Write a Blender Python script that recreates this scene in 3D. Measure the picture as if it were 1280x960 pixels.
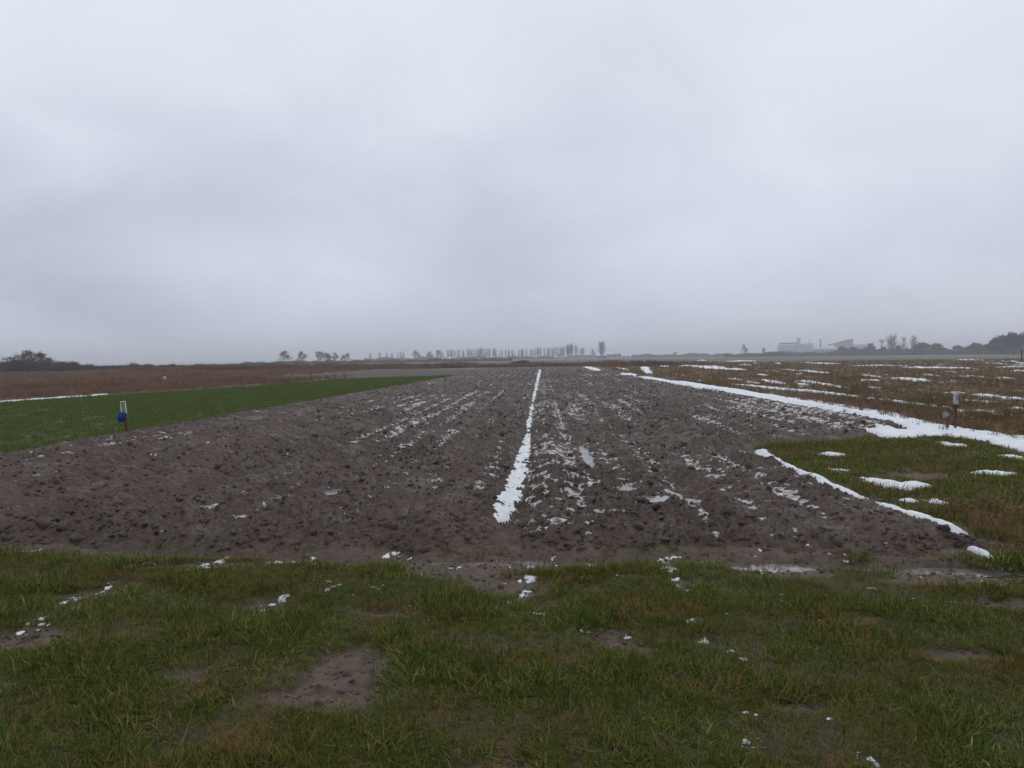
import bpy, math, random
import numpy as np

# ------------------------------------------------------------------ camera, sky, light
scene = bpy.context.scene
for o in list(bpy.data.objects):
    bpy.data.objects.remove(o)
COL = scene.collection

from mathutils import Matrix
cam_data = bpy.data.cameras.new('camera')
cam_data.sensor_width = 36.0
cam_data.lens = 25.312
cam_data.clip_start = 0.05
cam_data.clip_end = 12000
camera = bpy.data.objects.new('camera', cam_data)
COL.objects.link(camera)
YAW, PITCH, ROLL = math.radians(2.5448), math.radians(2.0681), math.radians(-0.7276)
camera.matrix_world = (Matrix.Translation((0, 0, 1.6)) @ Matrix.Rotation(YAW, 4, 'Z')
                       @ Matrix.Rotation(math.pi / 2 - PITCH, 4, 'X') @ Matrix.Rotation(ROLL, 4, 'Z'))
scene.camera = camera

vs = scene.view_settings
vs.view_transform = 'Standard'
vs.look = 'None'
vs.gamma = 1.0
vs.exposure = 0.0
vs.use_curve_mapping = False
scene.render.engine = 'CYCLES'
scene.cycles.use_denoising = True
scene.cycles.denoiser = 'OPENIMAGEDENOISE'
scene.cycles.denoising_prefilter = 'NONE'
scene.cycles.denoising_input_passes = 'RGB_ALBEDO_NORMAL'
scene.cycles.max_bounces = 6
scene.cycles.volume_bounces = 1
scene.cycles.transparent_max_bounces = 12

SUN_EL, SUN_ROT = math.radians(38), math.radians(35)      # behind the cloud, ahead and to the right
sun_data = bpy.data.lights.new('sun', 'SUN')
sun_data.energy = 0.5
sun_data.angle = math.radians(70)
sun_data.color = (1.0, 0.965, 0.92)
sun = bpy.data.objects.new('sun', sun_data)
COL.objects.link(sun)
sun.rotation_euler = (math.pi / 2 - SUN_EL, 0, math.pi - SUN_ROT)

world = bpy.data.worlds.new('World')
scene.world = world
world.use_nodes = True


class NT:
    """tiny helper to write node trees"""
    def __init__(self, tree, clear=True):
        self.t = tree
        if clear:
            tree.nodes.clear()

    def n(self, kind, props=None, **ins):
        nd = self.t.nodes.new(kind)
        for k, v in (props or {}).items():
            setattr(nd, k, v)
        for k, v in ins.items():
            key = k.replace('_', ' ')
            sock = None
            for s in nd.inputs:
                if s.name == key and s.enabled:
                    sock = s
                    break
            if sock is None:
                sock = nd.inputs[int(k[1:])]
            self.put(sock, v)
        return nd

    def put(self, sock, v):
        if isinstance(v, bpy.types.NodeSocket):
            self.t.links.new(v, sock)
        elif isinstance(v, bpy.types.Node):
            self.t.links.new(v.outputs[0], sock)
        else:
            if isinstance(v, (tuple, list)) and len(v) == 3 and sock.type == 'RGBA':
                v = (*v, 1)
            sock.default_value = v

    def math(self, op, a, b=0.0, c=0.0, clamp=False):
        nd = self.t.nodes.new('ShaderNodeMath')
        nd.operation = op
        nd.use_clamp = clamp
        self.put(nd.inputs[0], a)
        self.put(nd.inputs[1], b)
        self.put(nd.inputs[2], c)
        return nd.outputs[0]

    def mix(self, f, a, b, blend='MIX'):
        nd = self.t.nodes.new('ShaderNodeMix')
        nd.data_type = 'RGBA'
        nd.blend_type = blend
        self.put(nd.inputs[0], f)
        self.put(nd.inputs[6], a)
        self.put(nd.inputs[7], b)
        return nd.outputs[2]

    def noise(self, vec, scale, detail=3.0, rough=0.55, dist=0.0):
        nd = self.t.nodes.new('ShaderNodeTexNoise')
        self.put(nd.inputs['Vector'], vec)
        self.put(nd.inputs['Scale'], scale)
        self.put(nd.inputs['Detail'], detail)
        self.put(nd.inputs['Roughness'], rough)
        self.put(nd.inputs['Distortion'], dist)
        return nd.outputs[0]

    def ramp(self, v, lo, hi, a=0.0, b=1.0, smooth=True):
        nd = self.t.nodes.new('ShaderNodeMapRange')
        if smooth:
            nd.interpolation_type = 'SMOOTHSTEP'
        for i, q in enumerate((v, lo, hi, a, b)):
            self.put(nd.inputs[i], q)
        return nd.outputs[0]

    def vmul(self, v, s):
        nd = self.t.nodes.new('ShaderNodeVectorMath')
        nd.operation = 'MULTIPLY'
        self.put(nd.inputs[0], v)
        self.put(nd.inputs[1], s)
        return nd.outputs[0]


# overcast sky: soft cloud layers over a Nishita sky, cloud cover nearly complete
w = NT(world.node_tree)
gen = w.n('ShaderNodeTexCoord').outputs['Generated']
sep = w.n('ShaderNodeSeparateXYZ', Vector=gen)
up = w.math('MAXIMUM', sep.outputs[2], 0.0)
den = w.math('ADD', up, 0.42)
cx = w.math('DIVIDE', sep.outputs[0], den)
cy = w.math('DIVIDE', sep.outputs[1], den)
plane = w.n('ShaderNodeCombineXYZ', X=cx, Y=cy, Z=3.7).outputs[0]
big = w.noise(w.vmul(plane, (1.0, 1.0, 1.0)), 1.05, 3.0, 0.45, 0.25)
mid = w.noise(w.vmul(plane, (1.0, 1.0, 1.0)), 3.1, 5.0, 0.52, 0.6)
cl = w.math('ADD', w.math('MULTIPLY', big, 0.60), w.math('MULTIPLY', mid, 0.40))
cl = w.ramp(cl, 0.32, 0.68, 0.0, 1.0, False)


def cloud_bank(total, centre, radius, squash, amount):
    """a thicker (or thinner) stretch of the cloud deck round one direction"""
    d = w.n('ShaderNodeVectorMath', {'operation': 'SUBTRACT'})
    w.put(d.inputs[0], gen)
    d.inputs[1].default_value = centre
    wob = w.math('MULTIPLY', w.math('SUBTRACT', mid, 0.5), radius * .9)
    ln = w.n('ShaderNodeVectorMath', {'operation': 'LENGTH'})
    w.put(ln.inputs[0], w.vmul(d.outputs[0], (1.0, 1.0, squash)))
    r = w.math('ADD', ln.outputs['Value'], wob)
    return w.math('ADD', total, w.ramp(r, 0.0, radius, amount, 0.0))


for c_, r_, q_, a_ in [((-0.3816, 0.9026, 0.1991), .42, 2.2, -.5), ((-0.5479, 0.8223, 0.1534), .36, 2.4, -.36), ((-0.0410, 0.9835, 0.1763), .30, 2.6, -.36), ((-0.5549, 0.8285, 0.0749), .25, 3.2, -.14),
                       ((-0.3053, 0.9456, 0.1119), .32, 3.0, .8), ((-0.4473, 0.8852, 0.1275), .16, 2.4, .3), ((0.3278, 0.9114, 0.2488), .30, 1.6, .16), ((0.4438, 0.8739, 0.1981), .30, 2.4, -.16), ((0.1825, 0.9711, 0.1537), .28, 3.0, .06)]:
    cl = cloud_bank(cl, c_, r_, q_, a_)
high = w.ramp(up, 0.04, 0.46, 0.0, 1.0)                  # cloud is thinner overhead
dark = w.mix(high, (5.2, 5.6, 6.75), (6.75, 7.25, 8.25))
lite = w.mix(high, (6.75, 7.25, 8.4), (8.35, 8.9, 9.8))
clc = w.math('MINIMUM', w.math('MAXIMUM', cl, -.25), 1.25)
cd = w.t.nodes.new('ShaderNodeMix')
cd.data_type = 'RGBA'
cd.clamp_factor = False
w.put(cd.inputs[0], clc)
w.put(cd.inputs[6], dark)
w.put(cd.inputs[7], lite)
cloud = cd.outputs[2]
nishita = w.n('ShaderNodeTexSky', {'sky_type': 'NISHITA', 'sun_disc': False, 'sun_elevation': SUN_EL,
                                   'sun_rotation': SUN_ROT, 'air_density': 1.0, 'dust_density': 2.0})
skyc = w.mix(0.97, nishita.outputs[0], cloud)
bg = w.n('ShaderNodeBackground', Color=skyc, Strength=0.1)
w.n('ShaderNodeOutputWorld', Surface=bg)


# ------------------------------------------------------------------ numpy helpers
def perlin(x, y, seed=0):
    x = np.asarray(x, np.float64)
    y = np.asarray(y, np.float64)
    xi = np.floor(x).astype(np.int64)
    yi = np.floor(y).astype(np.int64)
    xf, yf = x - xi, y - yi

    def gr(ix, iy, dx, dy):
        h = (ix * 374761393 + iy * 668265263 + seed * 1442695041) & 0xFFFFFFFF
        h = ((h ^ (h >> 13)) * 1274126177) & 0xFFFFFFFF
        h = h ^ (h >> 16)
        a = (h & 0xFFFF) * (2 * math.pi / 65536)
        return np.cos(a) * dx + np.sin(a) * dy
    u = xf * xf * xf * (xf * (xf * 6 - 15) + 10)
    v = yf * yf * yf * (yf * (yf * 6 - 15) + 10)
    n0 = gr(xi, yi, xf, yf)
    n1 = gr(xi + 1, yi, xf - 1, yf)
    n2 = gr(xi, yi + 1, xf, yf - 1)
    n3 = gr(xi + 1, yi + 1, xf - 1, yf - 1)
    a = n0 + u * (n1 - n0)
    b = n2 + u * (n3 - n2)
    return (a + v * (b - a)) * 1.5


def fbm(x, y, octs=4, seed=0, gain=0.5):
    s, a, t = 0.0, 1.0, 0.0
    for i in range(octs):
        s = s + a * perlin(x * 2 ** i + 17.3 * i, y * 2 ** i - 9.1 * i, seed + i)
        t += a
        a *= gain
    return s / t


def sstep(a, b, v):
    t = np.clip((v - a) / (b - a), 0, 1)
    return t * t * (3 - 2 * t)


def poly_sd(x, y, poly):
    """signed distance to a polygon, positive inside"""
    d = np.full(np.shape(x), 1e18)
    ins = np.zeros(np.shape(x), bool)
    n = len(poly)
    for i in range(n):
        ax, ay = poly[i]
        bx, by = poly[(i + 1) % n]
        ex, ey = bx - ax, by - ay
        t = np.clip(((x - ax) * ex + (y - ay) * ey) / (ex * ex + ey * ey), 0, 1)
        d = np.minimum(d, (x - ax - t * ex) ** 2 + (y - ay - t * ey) ** 2)
        if ay != by:
            c = ((ay > y) != (by > y)) & (x < (bx - ax) * (y - ay) / (by - ay) + ax)
            ins ^= c
    d = np.sqrt(d)
    return np.where(ins, d, -d)


def line_sd(x, y, pts, widths):
    """signed distance to a tapering ribbon along a polyline, positive inside"""
    best = np.full(np.shape(x), -1e9)
    for i in range(len(pts) - 1):
        (ax, ay), (bx, by) = pts[i], pts[i + 1]
        ex, ey = bx - ax, by - ay
        t = np.clip(((x - ax) * ex + (y - ay) * ey) / (ex * ex + ey * ey), 0, 1)
        wd = widths[i] + t * (widths[i + 1] - widths[i])
        best = np.maximum(best, wd / 2 - np.hypot(x - ax - t * ex, y - ay - t * ey))
    return best


def mesh_np(name, V, quads=None, tris=None, smooth=True, colours=None):
    me = bpy.data.meshes.new(name)
    V = np.asarray(V, np.float32)
    nq = 0 if quads is None else len(quads)
    nt = 0 if tris is None else len(tris)
    me.vertices.add(len(V))
    me.vertices.foreach_set('co', V.ravel())
    loops = []
    if nq:
        loops.append(np.asarray(quads, np.int32).ravel())
    if nt:
        loops.append(np.asarray(tris, np.int32).ravel())
    if loops:
        L = np.concatenate(loops)
        me.loops.add(len(L))
        me.loops.foreach_set('vertex_index', L)
        me.polygons.add(nq + nt)
        st = np.concatenate([np.arange(nq) * 4, nq * 4 + np.arange(nt) * 3]).astype(np.int32)
        me.polygons.foreach_set('loop_start', st)
        me.polygons.foreach_set('use_smooth', np.full(nq + nt, smooth))
    for k, c in (colours or {}).items():
        at = me.attributes.new(k, 'FLOAT_COLOR', 'POINT')
        c = np.asarray(c, np.float32)
        if c.ndim == 1:
            c = np.stack([c, c, c], 1)
        at.data.foreach_set('color', np.concatenate([c, np.ones((len(c), 1), np.float32)], 1).ravel())
    me.update()
    me.validate()
    return me


def grid_mesh(name, xs, ys, Z, keep, colours=None):
    """sheet over a rectilinear grid; keep: boolean per cell"""
    ny, nx = Z.shape
    X, Y = np.meshgrid(xs, ys)
    idx = np.arange(nx * ny).reshape(ny, nx)
    q = np.stack([idx[:-1, :-1], idx[:-1, 1:], idx[1:, 1:], idx[1:, :-1]], -1)[keep]
    used = np.unique(q)
    remap = np.zeros(nx * ny, np.int64)
    remap[used] = np.arange(len(used))
    V = np.stack([X.ravel(), Y.ravel(), Z.ravel()], 1)[used]
    cs = {k: np.asarray(c).reshape(nx * ny, -1)[used] for k, c in (colours or {}).items()}
    cs = {k: (c if c.shape[1] == 3 else np.repeat(c, 3, 1)) for k, c in cs.items()}
    return mesh_np(name, V, quads=remap[q], colours=cs)


def put(name, me, mat=None, parent=None, loc=(0, 0, 0), **props):
    o = bpy.data.objects.new(name, me)
    COL.objects.link(o)
    o.location = loc
    if mat is not None and me is not None and not me.materials:
        me.materials.append(mat)
    if parent is not None:
        o.parent = parent
    for k, v in props.items():
        if v:
            o[k] = v
    return o


def thing(name, label, category, loc=(0, 0, 0), rz=0.0, group=None):
    o = put(name, None, loc=loc, label=label, category=category, group=group)
    o.rotation_euler = (0, 0, rz)
    return o


# ------------------------------------------------------------------ the lie of the land (metres)
FIELD = [(-12.5, 6.35), (-9.0, 6.3), (-4.86, 6.2), (-2.2, 6.02), (-0.29, 6.06), (1.5, 5.98), (3.0, 5.78), (3.75, 6.0), (3.5, 8.0), (3.48, 10.6),
         (3.45, 12.1), (3.7, 13.0), (5.4, 13.7), (8.1, 15.6), (8.5, 22.0), (8.6, 31.0), (8.2, 60.0), (7.0, 105.0),
         (6.0, 121.0), (-3.0, 122.0), (-9.0, 112.0), (-8.2, 68.0), (-9.0, 30.0), (-9.35, 15.6), (-9.55, 12.0)]
WHEAT = [(-9.45, 12.2), (-9.2, 15.7), (-8.9, 30.0), (-8.0, 66.5), (-12.2, 65.0), (-16.5, 60.0), (-18.8, 42.0), (-22.9, 29.6), (-27.5, 20.0), (-33.0, 9.0), (-14.0, 9.0)]
# bare mud in the verge: x, y, rx, ry
MUD = [(-1.00, 3.66, .29, .29), (-1.00, 3.40, .27, .24), (-1.20, 3.32, .20, .13), (*(-3.206, 4.851), .30, .10), (*(-3.129, 5.104), .22, .08), (*(-2.696, 5.514), .30, .10), (*(-1.989, 5.694), .30, .12), (*(-1.822, 4.584), .16, .14), (*(-3.051, 5.514), .25, .08), (*(-0.150, 4.784), .07, .2),
       (-3.05, 4.02, .34, .22), (0.42, 3.95, .22, .10), (0.30, 4.12, .25, .09), (-0.62, 5.45, .55, .28), (0.1, 5.62, .8, .22),
       (-0.30, 5.05, .38, .22), (-1.35, 5.68, .7, .16), (-2.6, 5.55, .55, .12), (1.6, 5.55, .30, .12), (2.35, 5.55, .42, .16), (3.35, 5.35, .75, .22),
       (4.2, 4.95, .30, .22), (2.9, 4.7, .25, .12), (-2.35, 4.55, .22, .06), (-1.05, 4.45, .20, .07),
       (8.2, 11.6, .9, .5), (4.95, 9.6, .5, .35), (1.05, 5.1, .18, .10), (0.25, 5.0, .12, .10),
       (1.25, 3.3, .18, .08), (1.80, 5.40, .46, .22), (2.95, 5.24, .62, .26), (-.2, 5.55, .8, .2), (-2.9, 3.35, .2, .1), (-0.2, 2.75, .2, .08), (2.2, 3.9, .22, .09), (-1.9, 3.55, .25, .09)]
PUDDLES = [  # x, y, rx, ry, ripple seed, label
    (-0.22, 5.78, .62, .10, 'long shallow puddle at the foot of the bank below the snow furrow'),
    (1.82, 5.62, .30, .11, 'short muddy puddle at the field edge, between the two longer ones'),
    (2.92, 5.52, .46, .12, 'pale puddle at the right-hand end of the track beneath the long snow bank'),
    (0.66, 11.3, .085, 1.25, 'narrow puddle lying in a wheel rut right of the snow furrow'),
    (1.02, 8.45, .20, .22, 'small round puddle among the clods right of the furrow, farther of two'),
    (1.16, 7.62, .15, .16, 'small puddle nearest the field edge right of the furrow'),
    (-2.55, 8.35, .26, .17, 'small puddle in the ploughed bed left of the furrow'),
    (-2.95, 8.05, .30, .15, 'flat wet puddle left of its neighbour in the ploughed bed'),
    (0.62, 6.95, .12, .1, 'tiny puddle close beside the near end of the snow furrow')]


def sd_field(x, y):
    return poly_sd(x, y, FIELD) + 0.10 * fbm(x * 1.3, y * 1.3, 3, 5) * sstep(3, 8, y)


def mud_mask(x, y):
    m = np.zeros(np.shape(x))
    wx = x + 0.13 * fbm(x * 4.2, y * 4.2, 4, 61)
    wy = y + 0.11 * fbm(x * 3.2, y * 3.2, 3, 67)
    for (a, b, rx, ry) in MUD:
        r = np.hypot((wx - a) / rx, (wy - b) / ry)
        m = np.maximum(m, 1 - sstep(0.7, 1.15, r))
    return m


def track(x, y):
    """worn wheel track along the foot of the field's front bank"""
    yc = np.interp(x, [-12, -4.8, -2.2, -0.3, 1.5, 3.0, 6.0, 12], [6.15, 6.05, 5.86, 5.84, 5.74, 5.52, 5.1, 4.5])
    return np.exp(-((y - yc) / 0.16) ** 2) * sstep(-5.5, -2.5, x) * (1 - sstep(3.6, 5.5, x))


def puddle_bowl(x, y):
    p = np.zeros(np.shape(x))
    for (a, b, rx, ry, _) in PUDDLES:
        r = np.hypot((x + .05 * perlin(x * 7, y * 5, 3) - a) / rx, (y + .05 * perlin(x * 5, y * 7, 4) - b) / ry)
        p = np.maximum(p, 1 - sstep(0.6, 1.5, r))
    return p


def ground_low(x, y):
    far = sstep(120, 900, np.hypot(x, y))
    g = 0.035 * fbm(x * 0.22, y * 0.22, 3, 11) * (1 - far)
    g = g + far * 0.9 * fbm(x / 420.0, y / 420.0, 2, 13)
    # land falls away to a wide valley far on the left, with low hills beyond
    left = sstep(-0.05, -0.55, x / np.maximum(y, 1)) * sstep(250, 1500, y)
    g = g - 3.5 * left
    return g


def ground_h(x, y):
    g = ground_low(x, y)
    near = 1 - sstep(40, 160, np.hypot(x, y))
    tuss = sstep(9.0, 11.0, x) * sstep(9, 16, y)
    g = g + near * (0.022 + 0.03 * tuss) * fbm(x * 1.15, y * 1.15, 4, 21)
    g = g + near * 0.010 * fbm(x * 6.5, y * 6.5, 3, 27)
    g = g - 0.06 * track(x, y)
    mm = np.clip(mud_mask(x, y) + .7 * track(x, y), 0, 1)
    g = g - 0.02 * mm + 0.030 * mm * fbm(x * 7, y * 9, 4, 29, .6)
    return g - 0.05 * puddle_bowl(x, y) * (y < 6.3)


def row_wave(x, y):
    """plough rows along the bed: crest +1, trough -1"""
    return np.sin(2 * math.pi * (x + 0.10 * perlin(x * .3, y * .12, 8)) / 0.56 + 0.6)


def field_smooth(x, y, sd):
    """ploughed bed without its clods"""
    bank = 0.095 * sstep(0.0, 0.30, sd) - 0.09 * (1 - sstep(-0.22, 0.06, sd))
    rows = 0.034 * row_wave(x, y)
    furrow = -0.085 * np.exp(-((x + 0.37) / 0.16) ** 2) * sstep(6.15, 6.55, y)
    ridge = 0.045 * np.exp(-((x + 0.85) / 0.30) ** 2) + 0.02 * np.exp(-((x - 0.1) / 0.25) ** 2)
    rut = -0.05 * np.exp(-((x - 0.66 - 0.05 * np.sin(y * .3)) / 0.11) ** 2) * sstep(8, 10, y)
    return ground_low(x, y) + bank + (rows + ridge + rut) * sstep(.1, .6, sd) + furrow


def clods(x, y):
    wx = x + 0.06 * perlin(x * 3, y * 3, 41) + 0.02 * perlin(x * 11, y * 11, 48)
    wy = y + 0.06 * perlin(x * 3, y * 3, 42) + 0.02 * perlin(x * 11, y * 11, 49)
    a = np.abs(perlin(wx * 2.6, wy * 3.0, 43)) * 2.0
    b = np.abs(perlin(wx * 7.5, wy * 8.0, 44)) * 2.0
    c = np.abs(perlin(wx * 17.0, wy * 17.0, 45)) * 2.0
    d = perlin(wx * 34, wy * 36, 46)
    rough = 0.60 + 0.55 * sstep(-.45, .45, fbm(x * .45, y * .28, 3, 47))
    rough = rough * (1 + .35 * np.exp(-((x - 0.25) / .5) ** 2))
    b = sstep(.05, .95, b)
    c = sstep(.05, 1.0, c)
    return rough * (0.030 * a + 0.034 * b + 0.036 * c + 0.014 * d - 0.062)


def field_h(x, y, sd=None):
    if sd is None:
        sd = sd_field(x, y)
    z = field_smooth(x, y, sd) + clods(x, y) * (0.25 + .75 * sstep(-0.05, 0.25, sd))
    pb = puddle_bowl(x, y) * (y > 6.3)
    return z * (1 - pb * .8) + pb * .8 * (field_smooth(x, y, sd) - .075) + pb * .006 * perlin(x * 9, y * 9, 9)


# ------------------------------------------------------------------ materials
def material(name):
    m = bpy.data.materials.new(name)
    m.use_nodes = True
    return m, NT(m.node_tree)


def finish(t, color, rough=0.8, spec=0.3, normal=None, **kw):
    b = t.n('ShaderNodeBsdfPrincipled')
    t.put(b.inputs['Base Color'], color)
    t.put(b.inputs['Roughness'], rough)
    t.put(b.inputs['Specular IOR Level'], spec)
    if normal is not None:
        t.put(b.inputs['Normal'], normal)
    for k, v in kw.items():
        t.put(b.inputs[k.replace('_', ' ')], v)
    t.n('ShaderNodeOutputMaterial', Surface=b)


def pos(t):
    return t.n('ShaderNodeNewGeometry').outputs['Position']


def bump(t, h, strength=0.4, dist=0.01):
    return t.n('ShaderNodeBump', Height=h, Strength=strength, Distance=dist).outputs[0]


def mat_mud():
    m, t = material('ploughed_mud')
    p = pos(t)
    n1 = t.noise(p, 1.1, 5, .6)
    n2 = t.noise(p, 14, 5, .65)
    n3 = t.noise(p, 70, 3, .6)
    c = t.mix(t.ramp(n1, .3, .7), (.079, .054, .042), (.130, .093, .075))
    c = t.mix(t.ramp(n2, .35, .7), t.mix(.55, c, (.045, .029, .022)), c)
    wet = t.ramp(t.noise(p, 2.3, 4, .6), .48, .66)
    c = t.mix(t.math('MULTIPLY', wet, .35), c, (.088, .064, .053))
    r = t.math('ADD', t.math('MULTIPLY', wet, -.30), .74)
    h = t.math('ADD', t.math('MULTIPLY', n2, 1.0), t.math('MULTIPLY', n3, .35))
    finish(t, c, r, .22, bump(t, h, 1.0, .02))
    return m


def mat_ground():
    m, t = material('soil_and_turf')
    p = pos(t)
    at = t.n('ShaderNodeAttribute', {'attribute_name': 'cover'})
    n1 = t.noise(p, 9, 5, .65)
    n2 = t.noise(p, 55, 4, .6)
    n3 = t.noise(t.vmul(p, (.02, .02, .02)), 1.0, 4, .6)
    c = t.mix(.8, at.outputs['Color'], t.mix(t.ramp(n1, .25, .75), (.35, .33, .33), (1.5, 1.45, 1.4)), 'MULTIPLY')
    c = t.mix(t.math('MULTIPLY', t.ramp(n3, .35, .65), .35), c, t.mix(.5, c, (.08, .055, .042)))
    h = t.math('ADD', n1, t.math('MULTIPLY', n2, .5))
    finish(t, c, t.ramp(n1, .3, .7, .62, .9), .3, bump(t, h, .8, .03))
    return m


def mat_snow(name='old_snow', dirt=.10, thin=0.0):
    m, t = material(name)
    p = pos(t)
    n1 = t.noise(p, 5, 4, .6)
    n2 = t.noise(p, 38, 4, .65)
    n3 = t.noise(p, 120, 2, .6)
    c = t.mix(t.ramp(n1, .3, .75), (.74, .76, .79), (.90, .91, .92))
    c = t.mix(t.math('MULTIPLY', t.ramp(n2, .56, .74), dirt * 4), c, (.30, .27, .25))
    if thin:
        c = t.mix(t.math('MULTIPLY', t.ramp(t.noise(p, 16, 4, .6), .28, .60), thin), c, (.26, .215, .195))
    h = t.math('ADD', t.math('MULTIPLY', n2, 1.0), t.math('MULTIPLY', n3, .4))
    finish(t, c, .7, .3, bump(t, h, .8, .025))
    return m


def mat_puddle():
    m, t = material('standing_water')
    p = pos(t)
    c = t.mix(t.ramp(t.noise(p, 6, 4, .6), .4, .65), (.09, .075, .07), (.16, .14, .13))
    finish(t, c, t.ramp(t.noise(p, 5, 3, .5), .35, .7, .06, .30), .5, bump(t, t.noise(p, 25, 2, .5), .15, .004))
    return m


def mat_blades(name, ramp_cols, dry, dry_at, trans=.25):
    """grass-like blades: hue by each blade's tint, patches of dry growth by place"""
    m, t = material(name)
    p = pos(t)
    tint = t.n('ShaderNodeAttribute', {'attribute_name': 'tint'}).outputs['Fac']
    rnd = t.n('ShaderNodeObjectInfo').outputs['Random']
    k = t.math('ADD', t.math('MULTIPLY', tint, .88), t.math('MULTIPLY', rnd, .12))
    cr = t.n('ShaderNodeValToRGB', Fac=k)
    e = cr.color_ramp.elements
    e[0].position, e[0].color = 0.0, (*ramp_cols[0], 1)
    e[1].position, e[1].color = 1.0, (*ramp_cols[-1], 1)
    for i, c in enumerate(ramp_cols[1:-1]):
        q = e.new((i + 1) / (len(ramp_cols) - 1))
        q.color = (*c, 1)
    n = t.noise(p, dry_at[0], 4, .6)
    patch = t.ramp(t.math('ADD', n, t.math('MULTIPLY', t.math('SUBTRACT', tint, .5), .30)), dry_at[1], dry_at[2])
    c = t.mix(patch, cr.outputs[0], dry)
    b = t.n('ShaderNodeBsdfPrincipled')
    t.put(b.inputs['Base Color'], c)
    b.inputs['Roughness'].default_value = .65
    b.inputs['Specular IOR Level'].default_value = .08
    tr = t.n('ShaderNodeBsdfTranslucent', Color=c)
    mx = t.n('ShaderNodeMixShader', Fac=trans)
    t.put(mx.inputs[1], b)
    t.put(mx.inputs[2], tr)
    t.n('ShaderNodeOutputMaterial', Surface=mx)
    return m


def mat_plain(name, a, b, scale=8.0, rough=.8, spec=.3, bumpy=.3, **kw):
    m, t = material(name)
    co = t.n('ShaderNodeTexCoord').outputs['Object']
    n = t.noise(co, scale, 4, .6)
    finish(t, t.mix(t.ramp(n, .3, .7), a, b), rough, spec, bump(t, n, bumpy, .02) if bumpy else None, **kw)
    return m


M_MUD = mat_mud()
M_GROUND = mat_ground()
M_SNOW = mat_snow()
M_SNOW_DIRTY = mat_snow('thin_dirty_snow', .16)
M_SNOW_THIN = mat_snow('melting_snow', .2, .95)
M_WATER = mat_puddle()
M_GRASS = mat_blades('meadow_grass', [(.018, .040, .005), (.046, .084, .009), (.074, .112, .012), (.118, .140, .018), (.22, .20, .05), (.48, .40, .18)], (.22, .140, .042), (1.25, .48, .68))
M_WHEAT = mat_blades('winter_wheat', [(.070, .108, .020), (.102, .140, .030), (.138, .168, .045)], (.135, .120, .045), (.35, .62, .95))
M_WEED = mat_blades('dead_weed', [(.115, .060, .044), (.195, .108, .076), (.26, .15, .10), (.31, .21, .135)], (.15, .105, .06), (.12, .52, .72), .1)
M_STRAW = mat_blades('dry_meadow', [(.105, .060, .030), (.19, .115, .056), (.28, .18, .085), (.17, .13, .045)], (.10, .10, .034), (.13, .50, .68), .15)
M_BARK = mat_plain('wet_bark', (.045, .038, .036), (.085, .072, .066), 1.5)
M_TWIG = mat_plain('bare_twigs', (.050, .042, .041), (.085, .07, .066), .6)
M_TWIG_RED = mat_plain('reddish_twigs', (.11, .045, .045), (.16, .075, .07), .8)
M_SCRUB = mat_plain('scrub_twigs', (.040, .033, .030), (.075, .058, .050), .5)

# ------------------------------------------------------------------ ground sheets
def spaced(a, b, step):
    v = [a]
    while v[-1] < b:
        v.append(v[-1] + step(v[-1]))
    return np.array(v)


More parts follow.
